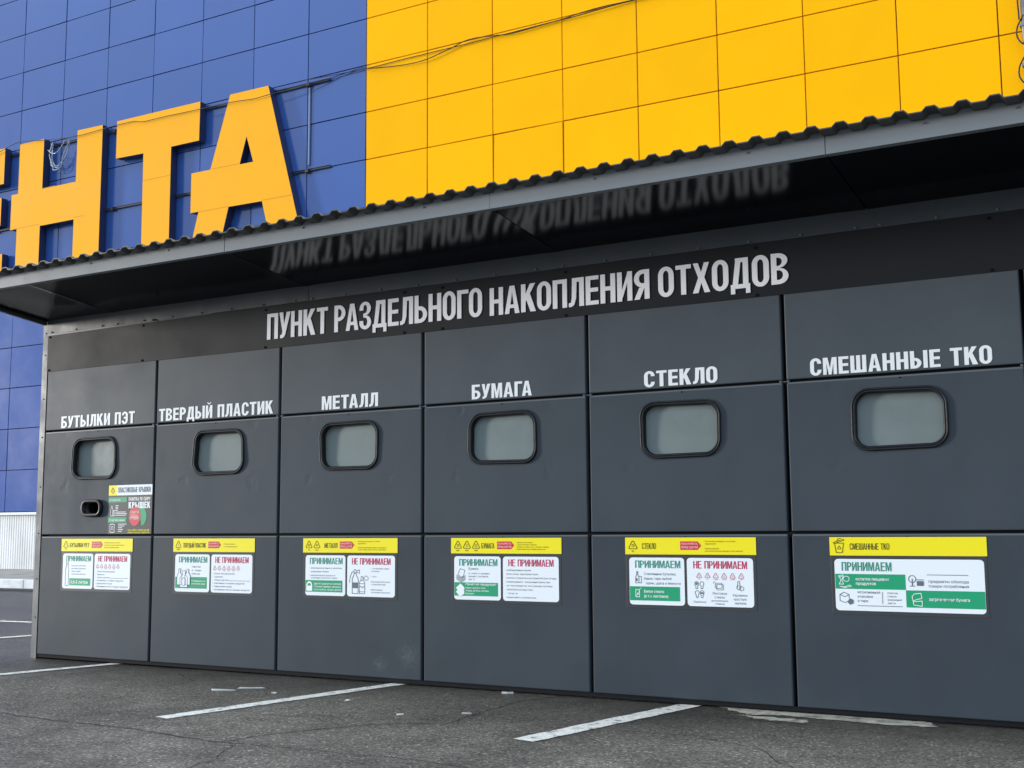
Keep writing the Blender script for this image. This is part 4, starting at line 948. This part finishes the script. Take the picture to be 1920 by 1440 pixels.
cd, a, c = cs[1]; rej_head(cd, a, c); w = c - a; mb = MB(); tri_row(mb, a, w, .712, (.185, .313, .438, .565, .69, .82), '567425', ('PP', 'PS', 'OTHER', 'C/LDPE', 'C/HDPE', 'C/PP')); obj('triangle_row', mb, m_tred, cd); mb = MB()
def bulb(cx, cz):
    ink(mb, ell(cx, cz + .012, .0115, .0135, -60, 240, 10), .003, YP); ink(mb, [(cx - .006, cz), (cx - .005, cz - .014), (cx + .005, cz - .014), (cx + .006, cz)], .003, YP)
for bx, bz in ((.145, .665), (.225, .665), (.15, .615), (.225, .615)): bulb(a + bx * w, bz)
mb.prism(R(a + .205 * w, .622, a + .245 * w, .631), YP - .0006); mb.prism(R(a + .13 * w, .672, a + .16 * w, .685), YP - .0006)
ink(mb, rrect(a + .43 * w, a + .53 * w, .655, .683, .004, 2), .003, YP, True); ink(mb, rrect(a + .45 * w, a + .55 * w, .646, .676, .004, 2), .003, YP, True); ink(mb, [(a + .40 * w, .683), (a + .42 * w, .692)], .003, YP)
ink(mb, ell(a + .82 * w, .655, .013, .012, 0, 330, 9), .003, YP, True); ink(mb, ell(a + .78 * w, .66, .012, .011, 0, 330, 9), .003, YP, True); ink(mb, [(a + .755 * w, .66), (a + .77 * w, .695), (a + .79 * w, .695), (a + .80 * w, .67)], .003, YP)
text(mb, 'Лампочки', a + .185 * w, .572, .0115, YP, 'CENTER'); lines(mb, ['Листовое', 'стекло'], a + .49 * w, .620, .0135, .021, YP, align='CENTER'); lines(mb, ['(автомобильное,', 'оконное)'], a + .49 * w, .581, .0100, .016, YP, align='CENTER', sx=.9); lines(mb, ['Керамика', 'хрусталь', 'зеркала'], a + .795 * w, .612, .0135, .0215, YP, align='CENTER', sx=.95)
obj('lettering', mb, m_tgrey, cd)
# bay 6
o, x0, hd, cs = sign_base(5, 'info sticker headed СМЕШАННЫЕ ТКО, one wide card with green blocks', accept=(.028, .978), reject=None)
header(hd, x0, 'СМЕШАННЫЕ ТКО', .135, .395, [], .7, [], arrow=None)
mb = MB(); bx = x0 + .064 * SW_
ink(mb, [(bx - .024, .905), (bx - .016, .856), (bx + .016, .856), (bx + .024, .905)], .0036, YP, True); ink(mb, [(bx - .030, .909), (bx + .024, .926), (bx + .026, .920), (bx - .028, .903)], .003, YP, True); ink(mb, [(bx - .012, .917), (bx - .006, .927), (bx + .010, .931)], .003, YP); recycle(mb, bx, .874, .018, YP, ' ', None, .003); obj('pictogram', mb, m_tbrown, hd)
cd, a, c = cs[0]; w = c - a
mb = MB(); heading(mb, 'ПРИНИМАЕМ', a + .050 * w, a + .395 * w, .760, .046, .15, YP); obj('heading', mb, m_tgreen, cd)
s1 = strip_(cd, a + .002, a + .485 * w, .666, .744); s2 = strip_(cd, a + .485 * w, c - .002, .577, .664)
mb = MB(); lines(mb, ['остатки пищевых', 'продуктов'], a + .145 * w, .711, .0150, .0235, YQ, bold=.02)
ink(mb, [(a + u * w, z) for u, z in ((.025, .732), (.06, .738), (.06, .732))], .003, YQ); ink(mb, [(a + u * w, z) for u, z in ((.03, .728), (.045, .712), (.03, .69), (.06, .69), (.05, .712), (.06, .728))], .0034, YQ, True)
ink(mb, ell(a + .08 * w, .718, .016, .014, 0, 330, 9), .003, YQ, True); ink(mb, [(a + .035 * w, .678), (a + .07 * w, .676), (a + .10 * w, .686), (a + .115 * w, .68), (a + .07 * w, .672)], .003, YQ, True); obj('lettering', mb, m_white, s1)
mb = MB(); text(mb, 'загрязненная бумага', a + .635 * w, .613, .0155, YQ, bold=.015, width=.265 * w)
ink(mb, [(a + u * w, z) for u, z in ((.525, .632), (.54, .646), (.585, .650), (.59, .624), (.555, .618), (.53, .61))], .0034, YQ, True); ink(mb, [(a + u * w, z) for u, z in ((.53, .606), (.59, .611), (.59, .584), (.535, .590))], .0034, YQ, True); obj('lettering', mb, m_white, s2)
mb = MB(); ink(mb, [(a + .63 * w, .744), (a + .895 * w, .744)], .003, YP); lines(mb, ['предметы обихода', 'товары потребления'], a + .635 * w, .704, .0150, .0235, YP, width=.262 * w)
lines(mb, ['загрязненная', 'упаковка', 'и тара'], a + .152 * w, .644, .0135, .0225, YP, sx=.98); ink(mb, [(a + .325 * w, .652), (a + .325 * w, .592)], .0026, YP); ink(mb, [(a + .155 * w, .580), (a + .455 * w, .580)], .003, YP)
lines(mb, ['пластик', 'стекло', 'алюминий', 'жесть'], a + .358 * w, .643, .0105, .0172, YP)
ink(mb, [(a + u * w, z) for u, z in ((.03, .636), (.03, .604), (.065, .594), (.095, .604), (.095, .636), (.065, .624))], .003, YP, True); ink(mb, [(a + u * w, z) for u, z in ((.03, .636), (.06, .648), (.095, .636))], .003, YP)
mb.prism([(a + u * w, z) for u, z in ((.08, .600), (.10, .583), (.125, .592), (.125, .608), (.105, .616))], YP - .0008)
ink(mb, ell(a + .53 * w, .722, .018, .018, 0, 330, 11), .0036, YP, True); ink(mb, [(a + .53 * w, .722), (a + .53 * w, .690)], .005, YP); ink(mb, [(a + .515 * w, .686), (a + .545 * w, .686)], .004, YP); mb.prism(R(a + .56 * w, .688, a + .605 * w, .712), YP - .0008); ink(mb, [(a + .56 * w, .718), (a + .605 * w, .718)], .004, YP)
obj('lettering', mb, m_tgrey, cd)

# bottle cap sticker beside the small round hole
cs_ = thing('cap_sticker', (-.245, 0, .975), 'small dark sticker about plastic caps beside the oval hole in the leftmost bay', 'sign')
X0, X1, ZB_, ZT_ = -.478, -.012, .972, 1.342; w = X1 - X0; h = ZT_ - ZB_
U = lambda u: X0 + u * w
V = lambda v: ZT_ - v * h
mb = MB(); mb.prism(R(X0, ZB_, X1, ZT_), YB, 0); obj('backing', mb, m_black, cs_)
mb = MB(); mb.prism(R(U(.19), V(.21), X1, ZT_), YC, YB); hd = obj('header', mb, m_sw, cs_); mb = MB(); heading(mb, 'ПЛАСТИКОВЫЕ КРЫШКИ', U(.215), U(.965), V(.155), .040, .13, YP); obj('lettering', mb, m_tgrey, hd)
mb = MB(); mb.prism(R(X0, V(.21), U(.19), ZT_), YC, YB); hd = obj('yellow_tile', mb, m_sy, cs_); mb = MB(); recycle(mb, U(.095), V(.135), .036, YP, '2', 'HDPE', .0038); obj('lettering', mb, m_tbrown, hd)
for v0, v1, t in ((.25, .35, 'ОТ НАПИТКОВ'), (.66, .765, 'ОТ БЫТОВОЙ ХИМИИ')):
    mb = MB(); mb.prism(R(X0, V(v1), U(.43), V(v0)), YC, YB); st = obj('green_strip', mb, m_sg, cs_); mb = MB(); text(mb, t, U(.03), V(v1) + .010, .013, YP, bold=.02, width=.25 * w if v0 < .5 else .36 * w); obj('lettering', mb, m_white, st)
mb = MB(); heading(mb, 'ПАМЯТКА ПО СБОРУ', U(.47), U(.965), V(.325), .026, .17, YC); heading(mb, 'КРЫШЕК', U(.47), U(.965), V(.48), .048, .22, YC)
for k, (u0, ln) in enumerate(((.17, .07), (.17, .06), (.17, .06), (.17, .05), (.17, .24), (.17, .27), (.17, .25))): ink(mb, [(U(u0), V(.42 + k * .033)), (U(u0 + ln), V(.42 + k * .033))], .0045, YC)
for k, ln in enumerate((.19, .14, .09, .11, .08)): ink(mb, [(U(.245), V(.80 + k * .037)), (U(.245 + ln), V(.80 + k * .037))], .0045, YC)
ink(mb, [(U(.06), V(.63)), (U(.06), V(.50)), (U(.085), V(.42)), (U(.11), V(.50)), (U(.11), V(.63))], .004, YC, True); ink(mb, [(U(.12), V(.63)), (U(.12), V(.52)), (U(.15), V(.52)), (U(.15), V(.63))], .004, YC, True)
ink(mb, rrect(U(.055), U(.155), V(.965), V(.80), .006, 2), .005, YC, True); ink(mb, ell(U(.105), V(.88), .011, .012, 0, 330, 9), .004, YC, True); obj('lettering', mb, m_white, cs_)
mb = MB(); gc = (U(.765), V(.645)); mb.prism(ell(gc[0] + .004, gc[1], .052, .070, -88, 128, 18)[::1], YC + .0003, YB); obj('green_cap', mb, m_sg, cs_)
mb = MB(); mb.prism(ell(U(.62), V(.645), .062, .072, 0, 345, 22), YC - .0004, YB); rc = obj('red_cap', mb, m_sr, cs_)
mb = MB(); lines(mb, ['СОБИРАЙ', 'КРЫШКИ'], U(.62), V(.585), .019, .044, YP - .0006, align='CENTER', bold=.03, width=.20 * w)
for k in range(3): ink(mb, [(U(.53), V(.615 + k * .025)), (U(.70), V(.62 + k * .025))], .003, YP - .0006)
obj('lettering', mb, m_tpink, rc)
mb = MB(); text(mb, 'ПОЖАЛУЙСТА, ПЕРЕД СДАЧЕЙ:', U(.47), V(.945), .013, YC, bold=.02, width=.49 * w); text(mb, 'ополосните крышки от загрязнений', U(.47), V(.985), .010, YC, bold=.02, width=.49 * w); obj('yellow_lettering', mb, m_sy, cs_)
